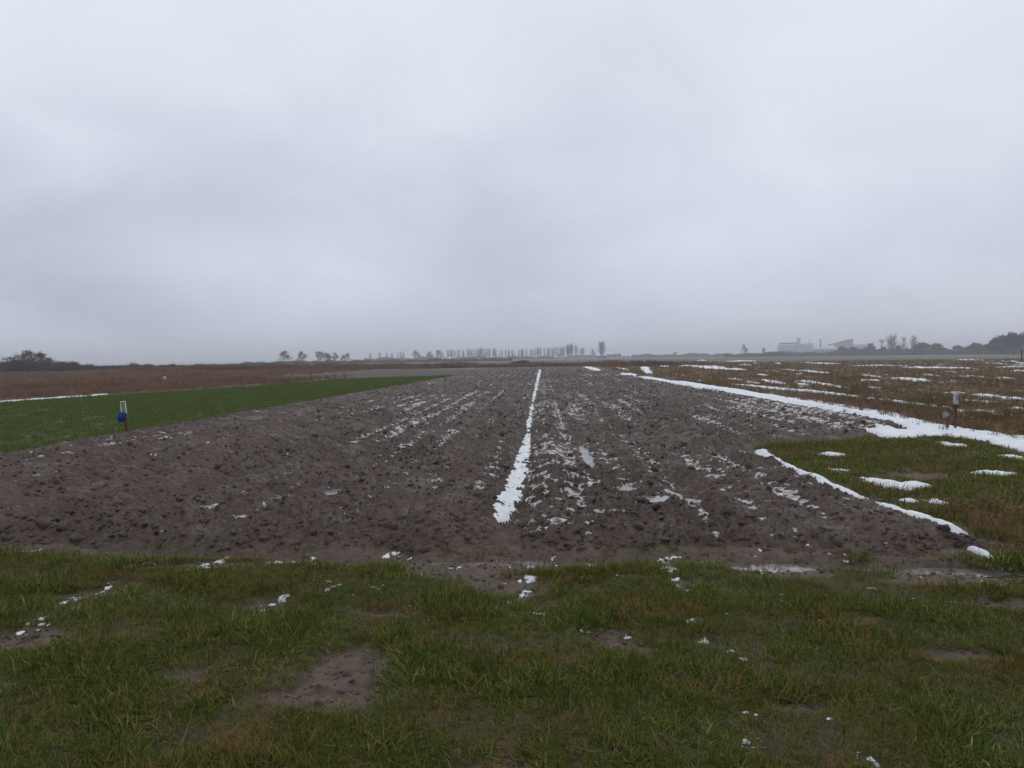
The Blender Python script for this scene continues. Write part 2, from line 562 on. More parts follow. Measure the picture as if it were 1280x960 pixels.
def build_ground():
    xs_mid = np.arange(-10.5, 14.01, 0.06)
    out = spaced(0.07, 5200, lambda d: max(.07, d * .065))
    xs = np.concatenate([(-10.5 - out)[::-1], xs_mid, 14.0 + out])
    ys = np.concatenate([-spaced(0.3, 300, lambda d: d * .35)[::-1], [0.3], spaced(0.7, 6500, lambda y: .035 if y < 3.2 else y * .0125)])
    X, Y = np.meshgrid(xs, ys)
    near = (np.abs(X) < 260) & (Y > 0) & (Y < 400)
    Z = ground_low(X, Y)
    Z[near] = ground_h(X[near], Y[near])
    sd = np.full(X.shape, -99.0)
    fb = (np.abs(X) < 16) & (Y > 4) & (Y < 128)
    sd[fb] = sd_field(X[fb], Y[fb])
    sc = sd[:-1, :-1]
    keep = ~((sc > .75) & (sd[1:, 1:] > .75) & (sd[1:, :-1] > .75) & (sd[:-1, 1:] > .75))
    # what grows or lies where
    n1 = fbm(X * .06, Y * .06, 4, 71)[..., None]
    n2 = fbm(X / 60, Y / 25, 4, 73)[..., None]
    brown = np.array([.135, .082, .046])
    olive = np.array([.090, .080, .036])
    green = np.array([.050, .080, .024])
    verge = np.array([.055, .040, .016])
    mudc = np.array([.105, .073, .055])
    C = brown + (olive - brown) * sstep(-.1, .45, n1)
    C = C * (1 + .25 * n2)
    farm = sstep(140, 260, np.hypot(X, Y))[..., None]
    C = C + farm * ((np.array([.085, .070, .055]) + (np.array([.055, .075, .035]) - np.array([.085, .070, .055])) * sstep(-.05, .15, n2)) - C)
    band = (sstep(.12, .3, X / np.maximum(Y, 1)) * sstep(150, 190, Y) * (1 - sstep(420, 520, Y)))[..., None]
    C = C + band * .55 * (np.array([.075, .080, .034]) - C)
    vr = ((1 - sstep(9.0, 13.0, X)) * (1 - sstep(13, 16, Y)) * sstep(-11, -9, X) )[..., None]
    C = C + vr * (verge - C)
    vr2 = (1 - sstep(9.5, 13.0, Y + .35 * (X - 8)))[..., None]
    C = C + (1 - vr) * vr2 * (verge * 1.1 - C)
    wp = (np.abs(X) < 40) & (Y > 4) & (Y < 80)
    wm = np.zeros(X.shape)
    wm[wp] = sstep(-.1, .25, poly_sd(X[wp], Y[wp], WHEAT) + .3 * perlin(X[wp], Y[wp], 6))
    C = C + wm[..., None] * (np.array([.076, .092, .030]) - C)
    far_plough = (sstep(-26, -24, X) * (1 - sstep(-9.0, -8.4, X)) * sstep(66, 70, Y) * (1 - sstep(98, 104, Y + .3 * X)))[..., None]
    C = C + far_plough * (np.array([.060, .041, .035]) - C)
    mm = np.zeros(X.shape)
    v = (np.abs(X) < 12) & (Y < 14) & (Y > 1)
    mm[v] = np.clip(mud_mask(X[v], Y[v]) + track(X[v], Y[v]) * 1.3 + sstep(-.5, -.05, sd[v]) * (np.abs(X[v]) < 9.2) * (Y[v] < 6.6), 0, 1)
    C = C + mm[..., None] * (mudc - C)
    me = grid_mesh('ground', xs, ys, Z, keep, {'cover': np.clip(C, .005, 1)})
    put('ground', me, M_GROUND, kind='structure')

    # ploughed bed
    xs = np.concatenate([np.arange(-12.8, -5.2, .045), np.arange(-5.2, 4.2, .019), np.arange(4.2, 9.2, .03)])
    ys = spaced(5.5, 123, lambda y: max(.02, y * .0042))
    X, Y = np.meshgrid(xs, ys)
    sd = sd_field(X, Y)
    Z = np.full(X.shape, -.3)
    k = sd > -.4
    Z[k] = field_h(X[k], Y[k], sd[k])
    m = sd > -.22
    keep = m[:-1, :-1] & m[1:, 1:] & m[1:, :-1] & m[:-1, 1:]
    me = grid_mesh('ploughed_field', xs, ys, Z, keep)
    put('ploughed_field', me, M_MUD, kind='structure')
    return xs, ys, X, Y, sd, Z


FX, FY, FXX, FYY, FSD, FZ = build_ground()

# thin remnants of snow lying in the hollows between the clods
SNOW_ON_FIELD = []


def field_snow():
    X, Y = FXX, FYY
    sel = FSD > .25
    lv = np.full(X.shape, -9.0)
    x, y = X[sel], Y[sel]
    wx = x + .25 * perlin(x * .25, y * .08, 81) - .03 * (y - 12) * sstep(-1, -4, x) * .6
    row = fbm(wx * 1.9, y * .16, 3, 83)
    patch = fbm(x * .32 + 3, y * .12, 3, 85)
    fine = fbm(x * 5.5, y * 4.2, 3, 87)
    cz = clods(x, y)
    mu, sg = float(cz.mean()), float(cz.std())
    fleck = perlin(x * 8.5, y * 5.5, 89)
    k = -1.50 + .42 * sstep(10, 22, y) + 1.7 * row + 1.7 * patch + .5 * fine + .60 * fleck - .62 * row_wave(x, y)
    k = k + 1.5 * np.exp(-((x - 6.4) / 1.7) ** 2) * np.exp(-((y - 18) / 7) ** 2)
    k = k + 1.1 * np.exp(-((x + 3.1) / 0.9) ** 2) * np.exp(-((y - 20) / 8) ** 2)
    k = k + 1.3 * np.exp(-((x - .10) / .20) ** 2) * (1 - .6 * sstep(25, 60, y))
    k = k + .5 * np.exp(-((x - .75) / .35) ** 2) * np.exp(-((y - 16) / 8) ** 2)
    k = k + .7 * np.exp(-((x - 2.7) / .8) ** 2) * np.exp(-((y - 8) / 2.5) ** 2)
    k = k - .9 * (1 - sstep(6.5, 7.6, y)) * (np.abs(x - .3) > .55) - .12 * (x < -4) - .4 * sstep(60, 110, y)
    L = mu + sg * np.minimum(k, -.05 + .5 * fleck) + .006
    lv[sel] = field_smooth(x, y, FSD[sel]) + L
    show = lv > FZ + .0005
    pb = puddle_bowl(X, Y)
    show &= pb < .3
    sc = show[:-1, :-1].astype(int) + show[1:, 1:] + show[1:, :-1] + show[:-1, 1:]
    keep = sc >= 1
    SNOW_ON_FIELD.append(show)
    me = grid_mesh('snow', FX, FY, lv, keep)
    put('snow', me, M_SNOW_THIN, kind='stuff', label='thin patchy remnants of snow lying in the hollows of the ploughed field')
    return sc


field_snow()

# ------------------------------------------------------------------ snow patches
SNOW_SHAPES = []          # signed-distance functions, so that growth can keep off the snow


def snow_patch(name, label, sdf, box, thick=.045, edge=.10, rough=.05, rs=4.0, cell=.03, seed=0, mat=None, on_field=False, kind=None, cat='snow patch', group=None, low=None, yscale=1.0):
    x0, x1, y0, y1 = box
    xs = np.arange(x0, x1 + cell, cell)
    ys = np.arange(y0, y1 + cell * yscale, cell * yscale)
    X, Y = np.meshgrid(xs, ys)
    sd = sdf(X, Y) + rough * 1.5 * fbm(X * rs, Y * rs / (1 + .5 * (yscale - 1)), 5, 100 + seed, .62)
    if on_field:
        s = sd_field(X, Y)
        base = np.maximum(field_smooth(X, Y, s), ground_low(X, Y) + .5 * (ground_h(X, Y) - ground_low(X, Y)))
        real = np.maximum(field_h(X, Y, s), ground_h(X, Y))
    else:
        base = ground_low(X, Y) + .5 * (ground_h(X, Y) - ground_low(X, Y))
        real = np.maximum(ground_h(X, Y), -9)
    prof = np.sqrt(np.clip(sd / edge, 0, 1)) * thick - .012 * (sd < 0)
    Z = base + prof + .012 * fbm(X * 3.1, Y * 3.1, 4, 140 + seed) * np.clip(sd / edge, 0, 1) + .006 * fbm(X * 14, Y * 14, 2, 150 + seed) * np.clip(sd / edge, 0, 1)
    ok = (sd > 0) & (Z > real - .006)
    sc = ok[:-1, :-1].astype(int) + ok[1:, 1:] + ok[1:, :-1] + ok[:-1, 1:]
    keep = sc >= 2
    if not keep.any():
        print('EMPTY SNOW', label)
        return None
    me = grid_mesh(name, xs, ys, Z, keep)
    cx, cy = float(np.mean([v.co.x for v in me.vertices])), float(np.mean([v.co.y for v in me.vertices]))
    me.transform(Matrix.Translation((-cx, -cy, 0)))
    o = put(name, me, mat or M_SNOW, loc=(cx, cy, 0), kind=kind, label=label, group=group)
    if not kind:
        o['category'] = cat
    SNOW_SHAPES.append((box, sdf))
    return o


def poly_patch(label, poly, **kw):
    xs_, ys_ = [p[0] for p in poly], [p[1] for p in poly]
    snow_patch('snow_patch', label, lambda x, y: poly_sd(x, y, poly), (min(xs_) - .15, max(xs_) + .15, min(ys_) - .2, max(ys_) + .2), **kw)


def ribbon_patch(label, pts, wd, name='snow_patch', **kw):
    xs_, ys_ = [p[0] for p in pts], [p[1] for p in pts]
    m = max(wd)
    snow_patch(name, label, lambda x, y: line_sd(x, y, pts, wd), (min(xs_) - m, max(xs_) + m, min(ys_) - m, max(ys_) + m), **kw)


def oval_patch(label, x, y, rx, ry, **kw):
    f = lambda X, Y: (1 - np.hypot((X - x) / rx, (Y - y) / ry)) * min(rx, ry)
    snow_patch('snow_patch', label, f, (x - rx * 1.2, x + rx * 1.2, y - ry * 1.3, y + ry * 1.3), **kw)


FPTS = [(-0.455, 6.885), (-0.416, 7.625), (-0.373, 8.341), (-0.345, 9.907), (-0.333, 11.985), (-0.340, 14.397), (-0.371, 18.018), (-0.394, 24.883), (-0.414, 33.593), (-0.425, 48.184), (-0.480, 90.434)]
FWID = [.13, .20, .215, .21, .17, .11, .10, .11, .14, .22, .34]


def furrow_sd(x, y):
    gaps = sstep(11.5, 17, y) * (.034 + .0007 * y) * sstep(-.15, .45, perlin(y * .55, x * .4, 91) + .6 * perlin(y * 1.7, x * 2, 92))
    return line_sd(x, y, FPTS, FWID) - gaps


snow_patch('snow_strip', 'long straight snow strip filling the furrow down the middle of the ploughed field', furrow_sd,
           (-1.2, .1, 6.2, 100), on_field=True, thick=.016, edge=.06, rough=.048, rs=8, cell=.022, yscale=2.0, seed=1, cat='snow strip', mat=M_SNOW_DIRTY)
poly_patch('broad ragged white strip of snow between the ploughed field and the brown meadow',
           [(7.032, 55.860), (8.044, 40.622), (8.711, 33.091), (8.681, 28.319), (9.369, 25.094), (9.225, 22.276), (9.278, 20.306), (9.000, 18.209), (8.601, 15.959), (8.761, 14.466), (9.088, 12.978),
            (7.908, 11.290), (7.695, 12.275), (7.737, 13.186), (7.725, 14.108), (6.907, 13.821), (6.510, 13.917), (6.382, 14.647), (7.119, 15.221), (7.432, 15.033), (7.510, 17.030), (7.715, 19.918), (7.388, 24.102), (7.357, 30.463), (7.123, 38.075), (6.732, 50.826)],
           thick=.055, edge=.18, rough=.25, rs=2.6, cell=.045, yscale=2.2, seed=2, on_field=True)
poly_patch('narrow snow bank between ploughed field and turf, farther of the two',
           [(3.496, 12.090), (3.708, 12.182), (3.477, 10.492), (3.465, 9.579), (3.504, 8.867), (3.525, 8.350), (3.517, 8.024), (3.301, 7.940), (3.256, 8.765), (3.274, 9.782), (3.327, 10.815)],
           thick=.060, edge=.12, rough=.085, seed=3, on_field=True, cell=.02)
poly_patch('thick snow bank between ploughed field and turf, nearer of the two',
           [(3.390, 7.603), (3.558, 7.580), (3.646, 7.146), (3.682, 6.777), (3.670, 6.474), (3.614, 6.224), (3.419, 6.146), (3.403, 6.505), (3.434, 7.010)],
           thick=.062, edge=.12, rough=.075, seed=4, on_field=True, cell=.02)
oval_patch('small rounded snow lump in the grass just past the tip of the thick snow bank', *(3.458, 5.836, 0.056, 0.117), thick=.05, edge=.07, rough=.03, rs=9, cell=.012, seed=5)
poly_patch('crescent of snow lying on the green turf beyond the two snow banks',
           [(4.025, 9.561), (4.233, 9.276), (4.381, 9.009), (4.647, 9.174), (4.655, 8.782), (4.309, 8.505), (4.078, 8.690), (3.950, 8.993)],
           thick=.034, edge=.14, rough=.19, rs=2.8, seed=6, cell=.022)
for (lab, e, sd_) in [
        ('small snow blot on the turf left of the crescent', (4.070, 10.027, 0.096, 0.235), 7),
        ('thin flat snow sliver on the turf behind the small blot', (4.573, 11.639, 0.172, 0.224), 8),
        ('snow scrap on the turf below the crescent, left of its twin', (3.933, 7.928, 0.092, 0.095), 9),
        ('snow scrap on the turf below the crescent, right of its twin', (4.180, 7.773, 0.082, 0.124), 10),
        ('ragged snow patch on the turf level with the crescent at the right edge', (5.875, 9.692, 0.200, 0.231), 11),
        ('snow patch on the turf at the right edge beneath the broad strip', (7.141, 11.238, 0.172, 0.275), 12),
        ('flat snow patch on the turf in front of the two rusty posts', (7.052, 12.754, 0.170, 0.311), 13),
        ('tiny snow scrap on dry grass nearest the right edge', (4.147, 7.265, 0.054, 0.072), 44),
        ('thin snow sliver in tan grass at the right edge', (4.758, 7.540, 0.055, 0.062), 15)]:
    oval_patch(lab, *e, thick=.028, edge=.10, rough=.15, rs=3.2, cell=.02, seed=sd_)
poly_patch('lone white snow patch lying at the far right corner of the ploughed field',
           [(5.890, 105.983), (7.026, 110.992), (6.443, 80.754), (5.513, 77.693)], thick=.10, edge=.3, rough=.35, rs=.8, cell=.12, yscale=2, seed=16, on_field=True)
poly_patch('short wedge of snow in brown grass beyond the far end of the broad strip',
           [(13.608, 102.666), (15.605, 109.582), (9.952, 66.824), (9.303, 65.858)], thick=.12, edge=.3, rough=.4, rs=.8, cell=.12, yscale=2, seed=17)
oval_patch('little snow patch at the far tip of the broad strip', *(7.053, 60.791, 0.504, 3.585), thick=.09, edge=.3, rough=.2, rs=1.2, cell=.1, seed=18, on_field=True)
ribbon_patch('thin line of snow along the far left edge of the green wheat',
             [(-23.287, 29.441), (-22.981, 30.816), (-22.733, 32.334), (-22.553, 34.021), (-22.402, 35.897)], [.36, .32, .30, .22, .10], thick=.06, edge=.15, rough=.16, rs=1.2, cell=.08, yscale=1.4, seed=19)

STREAKS = [
    ('long thin snow streak in dry grass running beside the broad strip', [(10.161, 39.410), (10.773, 35.146), (11.334, 30.985), (11.502, 26.943)], .42),
    ('snow streak in brown grass reaching toward the bottle-topped post', [(11.506, 25.914), (11.469, 23.463), (11.524, 20.939)], .40),
    ('snow streak directly right of the bottle-topped post', [(11.447, 20.329), (11.892, 19.410)], .42),
    ('short snow streak behind the white bottle', [(16.016, 29.280), (16.170, 28.304)], .35),
    ('snow scrap in dry grass left of the white bottle', [(13.679, 26.276), (13.412, 25.098)], .3),
    ('snow streak in brown grass level with the white bottle', [(13.716, 24.365), (13.923, 22.691)], .4),
    ('snow patch upper right of the white bottle', [(16.233, 27.697), (16.012, 26.100)], .5),
    ('snow streak at the right edge above the bottle', [(16.043, 25.840), (15.740, 24.244)], .5),
    ('snow streak at the right edge, second above the broad strip', [(11.368, 18.681), (11.623, 17.924)], .35),
    ('small snow streak at the right edge in brown grass', [(13.216, 21.032), (13.226, 20.400)], .3),
    ('largest flat snow patch far out in the brown meadow', [(40.176, 82.250), (40.770, 76.801), (41.694, 72.754)], 3.0),
    ('broken snow line in the meadow left of the largest far patch', [(39.874, 95.597), (42.631, 94.476), (43.581, 89.223)], 1.2),
    ('far snow streak out in the meadow in front of the grain silos', [(46.462, 126.678), (45.722, 114.004)], 1.3),
    ('faint far snow line near the hazy treeline on the right', [(83.402, 151.123), (83.718, 141.690)], 1.4),
    ('snow streak at the far right edge of the meadow', [(46.897, 76.240), (49.108, 75.464)], 1.6),
    ('bright snow patch at the far right edge below another', [(38.435, 60.618), (38.226, 58.735)], 1.2),
    ('double snow streak in the middle of the brown meadow', [(26.940, 48.797), (27.582, 48.121), (27.408, 45.958)], .9),
    ('snow streak beside the double streak in the brown meadow', [(27.047, 44.722), (27.529, 43.553)], .8),
    ('short snow dash left of the double streak', [(26.537, 51.736), (26.721, 50.127)], .6),
    ('tiny snow dash in the meadow nearer the ploughed field', [(19.026, 43.920), (19.502, 43.006)], .45),
    ('snow dash alone on greenish meadow grass', [(15.294, 34.702), (15.491, 33.759)], .45),
    ('snow dash between two dry tufts by the long thin streak', [(13.475, 38.778), (13.435, 37.056)], .4),
    ('snow streak at the right edge two rows above the bottle', [(18.696, 29.618), (18.736, 28.819)], .6),
    ('long snow drift far out in the brown meadow beyond the broad strip', [(22.918, 118.953), (21.860, 101.943), (20.321, 86.047), (20.581, 76.291)], 1.5),
    ('faint snow line under the far dark treeline', [(47.780, 188.450), (54.227, 188.888)], 1.6),
    ('faint snow dash under the far treeline, left of the faint line', [(48.612, 228.994), (49.828, 225.481)], 1.8),
    ('small snow dash beyond the short wedge', [(18.186, 112.949), (18.389, 106.957)], .9),
    ('snow dash in brown grass above the broad strip', [(12.414, 49.392), (12.344, 46.318)], .5),
    ('snow dash in brown grass close to the broad strip', [(9.585, 45.406), (9.801, 44.149)], .4),
    ('little snow dash in the meadow halfway to the silos', [(31.331, 116.604), (31.475, 111.740)], 1.0),
]
for i, (lab, pts, wd) in enumerate(STREAKS):
    d = pts[0][1]
    n = len(pts)
    ws = [wd * .95 * (.35 if k in (0, n - 1) else 1.0) for k in range(n)]
    if n == 2:
        pts = [pts[0], ((pts[0][0] + pts[1][0]) / 2, (pts[0][1] + pts[1][1]) / 2), pts[1]]
        ws = [wd * .4, wd * 1.0, wd * .4]
    ribbon_patch(lab, pts, ws, thick=.045 + .0012 * d, edge=wd * .5, rough=wd * .40, rs=1.5 / max(wd, .35), cell=max(.045, .0013 * d), yscale=1.6, seed=30 + i)


def meadow_snow():
    """small thin scraps of snow lying in rows over the dry meadow"""
    xs = np.arange(9.0, 82.0, .13)
    ys = spaced(14.5, 135, lambda y: max(.10, .0085 * y))
    X, Y = np.meshgrid(xs, ys)
    wx = X + .3 * perlin(X * .2, Y * .06, 411)
    f = 1 + .012 * Y
    m = fbm(wx * 1.15 / f, Y * .16 / f, 3, 413) + .55 * fbm(X * .11, Y * .055, 2, 415) + .30 * fbm(X * 2.6 / f, Y * 1.1 / f, 3, 417)
    m = m - .50 - .25 * (X > 14 + .72 * Y)
    Z = ground_low(X, Y) + .5 * (ground_h(X, Y) - ground_low(X, Y)) + np.sqrt(np.clip(m, 0, .2)) * (.10 + .002 * Y) - .01
    ok = (m > 0) & (X > 9.6)
    sc = ok[:-1, :-1].astype(int) + ok[1:, 1:] + ok[1:, :-1] + ok[:-1, 1:]
    put('snow', grid_mesh('snow', xs, ys, Z, sc >= 2), M_SNOW, kind='stuff', label='small scraps of snow scattered through the dry meadow')
    return xs, ys, m


MSX, MSY, MSM = meadow_snow()


def on_meadow_snow(x, y):
    i = np.clip(np.searchsorted(MSX, x), 0, len(MSX) - 1)
    j = np.clip(np.searchsorted(MSY, y), 0, len(MSY) - 1)
    return (MSM[j, i] > -.03) & (x > 9.5) & (x < 81)


def verge_snow():
    """small broken lumps of snow left in the grass and wheel marks of the verge"""
    blobs = []
    rnd = random.Random(4)

    def streak(a, b, r, n):
        for k in range(n):
            t = (k + rnd.random() * .8) / n
            blobs.append((a[0] + (b[0] - a[0]) * t + rnd.gauss(0, .025), a[1] + (b[1] - a[1]) * t + rnd.gauss(0, .02), r * rnd.uniform(.5, 1.2)))
    S = [((-2.737, 5.302), (-2.649, 5.766), .055, 9), ((-2.107, 5.603), (-1.936, 5.936), .05, 9), ((-3.233, 4.620), (-3.119, 5.048), .035, 12), ((-1.834, 4.394), (-1.785, 4.774), .040, 8), ((-3.298, 5.470), (-3.219, 5.603), .04, 4),
         ((-3.122, 4.115), (-3.145, 4.299), .035, 6), ((-1.853, 5.386), (-1.745, 5.603), .04, 4), ((-0.181, 4.596), (-0.156, 5.005), .040, 8), ((-0.149, 5.190), (-0.110, 5.267), .05, 4), ((-0.139, 5.514), (-0.041, 5.738), .045, 5),
         ((0.334, 5.389), (0.385, 5.691), .04, 6), ((0.919, 5.389), (0.997, 5.558), .045, 5), ((0.901, 5.807), (1.081, 5.878), .03, 6), ((0.920, 5.193), (0.912, 4.906), .035, 6), ((0.881, 4.377), (0.894, 4.351), .05, 5),
         ((0.879, 4.041), (0.903, 4.088), .04, 4), ((-0.540, 5.834), (-0.211, 5.833), .035, 8), ((-1.413, 5.885), (-1.286, 5.985), .04, 4), ((-0.305, 5.739), (-0.246, 5.882), .045, 4), ((-4.696, 5.945), (-4.435, 6.076), .035, 6), ((-1.518, 4.894), (-1.467, 5.073), .035, 4),
         ((-1.173, 4.913), (-1.164, 5.074), .03, 3), ((-0.659, 4.831), (-0.618, 4.950), .03, 3), ((-3.193, 5.558), (-2.980, 5.889), .03, 8), ((0.240, 5.191), (0.311, 5.308), .03, 4), ((1.580, 4.843), (1.574, 4.639), .032, 5)]
    for s in S:
        streak(*s)
    for p, r in [((1.754, 5.452), .03), ((1.648, 5.515), .028), ((2.176, 4.946), .030), ((1.675, 4.425), .028), ((0.989, 3.846), .032), ((1.024, 3.931), .025), ((0.857, 3.646), .015), ((0.469, 4.131), .025),
                 ((0.291, 4.022), .032), ((0.241, 4.165), .028), ((0.334, 4.526), .022), ((-0.030, 4.263), .025), ((-0.066, 4.466), .025), ((0.915, 3.202), .022), ((0.826, 2.947), .032), ((0.847, 2.966), .022), ((1.216, 2.832), .035),
                 ((1.257, 3.173), .028), ((-0.700, 3.025), .018), ((-0.680, 5.514), .03), ((0.916, 4.680), .025), ((0.539, 5.230), .02), ((0.102, 4.554), .018), ((-0.264, 5.536), .02), ((-1.144, 5.884), .03), ((-2.589, 5.938), .03), ((-0.696, 5.763), .025)]:
        for k in range(5):
            blobs.append((p[0] + rnd.gauss(0, r * .9), p[1] + rnd.gauss(0, r * .7), r * rnd.uniform(.45, .95)))
    for k in range(110):
        blobs.append((rnd.uniform(-4.2, 3.2), 6.0 - 1.7 * rnd.random() ** 1.4, rnd.uniform(.012, .024)))
    c = .011
    xs, ys = np.arange(-5.4, 4.6, c), np.arange(2.6, 6.3, c)
    X, Y = np.meshgrid(xs, ys)
    S = np.full(X.shape, -.1)
    for (bx, by, r) in blobs:
        i0, i1 = np.searchsorted(xs, [bx - r * 2, bx + r * 2])
        j0, j1 = np.searchsorted(ys, [by - r * 2, by + r * 2])
        if i1 <= i0 or j1 <= j0:
            continue
        sx, sy = X[j0:j1, i0:i1], Y[j0:j1, i0:i1]
        S[j0:j1, i0:i1] = np.maximum(S[j0:j1, i0:i1], r - np.hypot(sx - bx, sy - by))
    near = S > -.045
    Z = np.full(X.shape, -1.0)
    x, y = X[near], Y[near]
    s = S[near] + .062 * fbm(x * 26, y * 22, 4, 200, .6) - .007
    sf = sd_field(x, y)
    Z[near] = np.maximum(ground_h(x, y), np.where(sf > -.2, field_h(x, y, sf), -9)) - .006 + np.sqrt(np.clip(s, 0, .04)) * .062 + .006 * perlin(x * 36, y * 36, 3) + .004 * perlin(x * 80, y * 80, 4)
    ok = np.zeros(X.shape, bool)
    ok[near] = s > 0
    sc = ok[:-1, :-1].astype(int) + ok[1:, 1:] + ok[1:, :-1] + ok[:-1, 1:]
    me = grid_mesh('snow', xs, ys, Z, sc >= 2)
    put('snow', me, M_SNOW_DIRTY, kind='stuff', label='small broken crumbs of snow scattered in the foreground grass')
    return xs, ys, S


VSX, VSY, VSS = verge_snow()

# ------------------------------------------------------------------ puddles
for i, (px, py, rx, ry, lab) in enumerate(PUDDLES):
    k = 40
    ang = np.linspace(0, 2 * math.pi, k, endpoint=False)
    rr = 1.25 + .18 * perlin(np.cos(ang) * 1.7 + i * 3, np.sin(ang) * 1.7, 7)
    rings = [np.stack([np.cos(ang) * rx * rr * f, np.sin(ang) * ry * rr * f, np.zeros(k)], 1) for f in (.33, .66, 1.0)]
    V = np.concatenate([[[0, 0, 0]]] + rings)
    tris = [(0, 1 + a, 1 + (a + 1) % k) for a in range(k)]
    quads = [(1 + r * k + a, 1 + (r + 1) * k + a, 1 + (r + 1) * k + (a + 1) % k, 1 + r * k + (a + 1) % k) for r in range(2) for a in range(k)]
    me = mesh_np('puddle', V, quads, tris)
    A = np.array([px]); B = np.array([py])
    z = float((field_h(A, B) if py > 6.3 else ground_h(A, B))[0]) + (.036 if py > 6.3 else .050)
    put('puddle', me, M_WATER, loc=(px, py, z), kind='structure', label=lab)


# ------------------------------------------------------------------ growth: clumps of blades set out over the ground
PROTO = {}


def blade_mesh(name, rng, n, spread, hmin, hmax, wid, lean, curl, tips=None, segs=3):
    V, Q, T_, tint = [], [], [], []
    for i in range(n):
        a = rng.uniform(0, 2 * math.pi)
        r = spread * math.sqrt(rng.random())
        bx, by = r * math.cos(a), r * math.sin(a)
        d = rng.uniform(0, 2 * math.pi)
        h = rng.uniform(hmin, hmax)
        ln = abs(rng.gauss(lean, lean * .5))
        cu = rng.uniform(.3, 1) * curl
        wv = wid * rng.uniform(.7, 1.3)
        px, py = -math.sin(d) * wv / 2, math.cos(d) * wv / 2
        b0 = len(V)
        x, y, z, ang = bx, by, -.01, ln
        tv = rng.random()
        for s in range(segs):
            f = 1 - .75 * (s / segs) ** 1.5
            V += [(x - px * f, y - py * f, z), (x + px * f, y + py * f, z)]
            tint += [tv, tv]
            st = h / segs
            x += math.sin(ang) * math.cos(d) * st
            y += math.sin(ang) * math.sin(d) * st
            z += max(.05 * st, math.cos(ang) * st)
            ang = min(ang + cu / segs, 1.9)
        V.append((x, y, z))
        tint.append(tv)
        for s in range(segs - 1):
            k = b0 + 2 * s
            Q.append((k, k + 1, k + 3, k + 2))
        k = b0 + 2 * (segs - 1)
        T_.append((k, k + 1, k + 2))
    return mesh_np(name, V, Q, T_, True, {'tint': np.array(tint)})


def weed_mesh(name, rng, n, spread, hmin, hmax, wid):
    """dead forb stems: upright stalks with side shoots and ragged seed heads"""
    V, T_, Q, tint = [], [], [], []

    def strip(p, q, w0, w1, tv):
        dx, dy = q[0] - p[0], q[1] - p[1]
        a = rng.uniform(0, math.pi)
        ox, oy = math.cos(a), math.sin(a)
        b = len(V)
        V.extend([(p[0] - ox * w0, p[1] - oy * w0, p[2]), (p[0] + ox * w0, p[1] + oy * w0, p[2]), (q[0] + ox * w1, q[1] + oy * w1, q[2]), (q[0] - ox * w1, q[1] - oy * w1, q[2])])
        Q.append((b, b + 1, b + 2, b + 3))
        tint.extend([tv] * 4)
    for i in range(n):
        a, r = rng.uniform(0, 6.28), spread * math.sqrt(rng.random())
        p = (r * math.cos(a), r * math.sin(a), -.02)
        h = rng.uniform(hmin, hmax)
        lx, ly = rng.gauss(0, .16) * h, rng.gauss(0, .16) * h
        top = (p[0] + lx, p[1] + ly, h)
        tv = rng.random()
        strip(p, top, wid, wid * .5, tv)
        for k in range(5):
            f = rng.uniform(.3, 1)
            q = (p[0] + lx * f, p[1] + ly * f, h * f)
            e = (q[0] + rng.gauss(0, .12) * h, q[1] + rng.gauss(0, .12) * h, q[2] + rng.uniform(-.03, .22) * h)
            strip(q, e, wid * .6, wid * rng.uniform(.8, 2.2), min(1, max(0, tv + rng.gauss(0, .2))))
    return mesh_np(name, V, Q, None, True, {'tint': np.array(tint)})


def proto_set(key, mat, meshes):
    c = bpy.data.collections.new(key + '_clumps')
    for i, me in enumerate(meshes):
        me.materials.append(mat)
        o = bpy.data.objects.new('%s_clump' % key, me)
        c.objects.link(o)
    PROTO[key] = (c, len(meshes))


rng = random.Random(11)
proto_set('grass', M_GRASS, [blade_mesh('grass_clump', rng, 30, .070, .035, .095, .0046, .95, 1.5) for _ in range(6)]
          + [blade_mesh('grass_clump', rng, 18, .09, .055, .13, .0046, 1.15, .8) for _ in range(4)])
proto_set('wheat', M_WHEAT, [blade_mesh('wheat_clump', rng, 26, .14, .06, .12, .011, .5, .9, segs=2) for _ in range(5)])
proto_set('straw', M_STRAW, [blade_mesh('straw_clump', rng, 30, .16, .12, .34, .010, .6, .9, segs=2) for _ in range(5)]
          + [weed_mesh('straw_clump', rng, 6, .14, .18, .42, .008) for _ in range(2)])
proto_set('weed', M_WEED, [weed_mesh('weed_clump', rng, 9, .35, .35, .8, .016) for _ in range(6)])
proto_set('litter', M_STRAW, [blade_mesh('litter_clump', rng, 7, .16, .04, .11, .0040, 1.42, .25, segs=2) for _ in range(5)])
proto_set('turf', M_GRASS, [blade_mesh('turf_clump', rng, 26, .11, .04, .10, .0085, .7, 1.0, segs=2) for _ in range(5)])


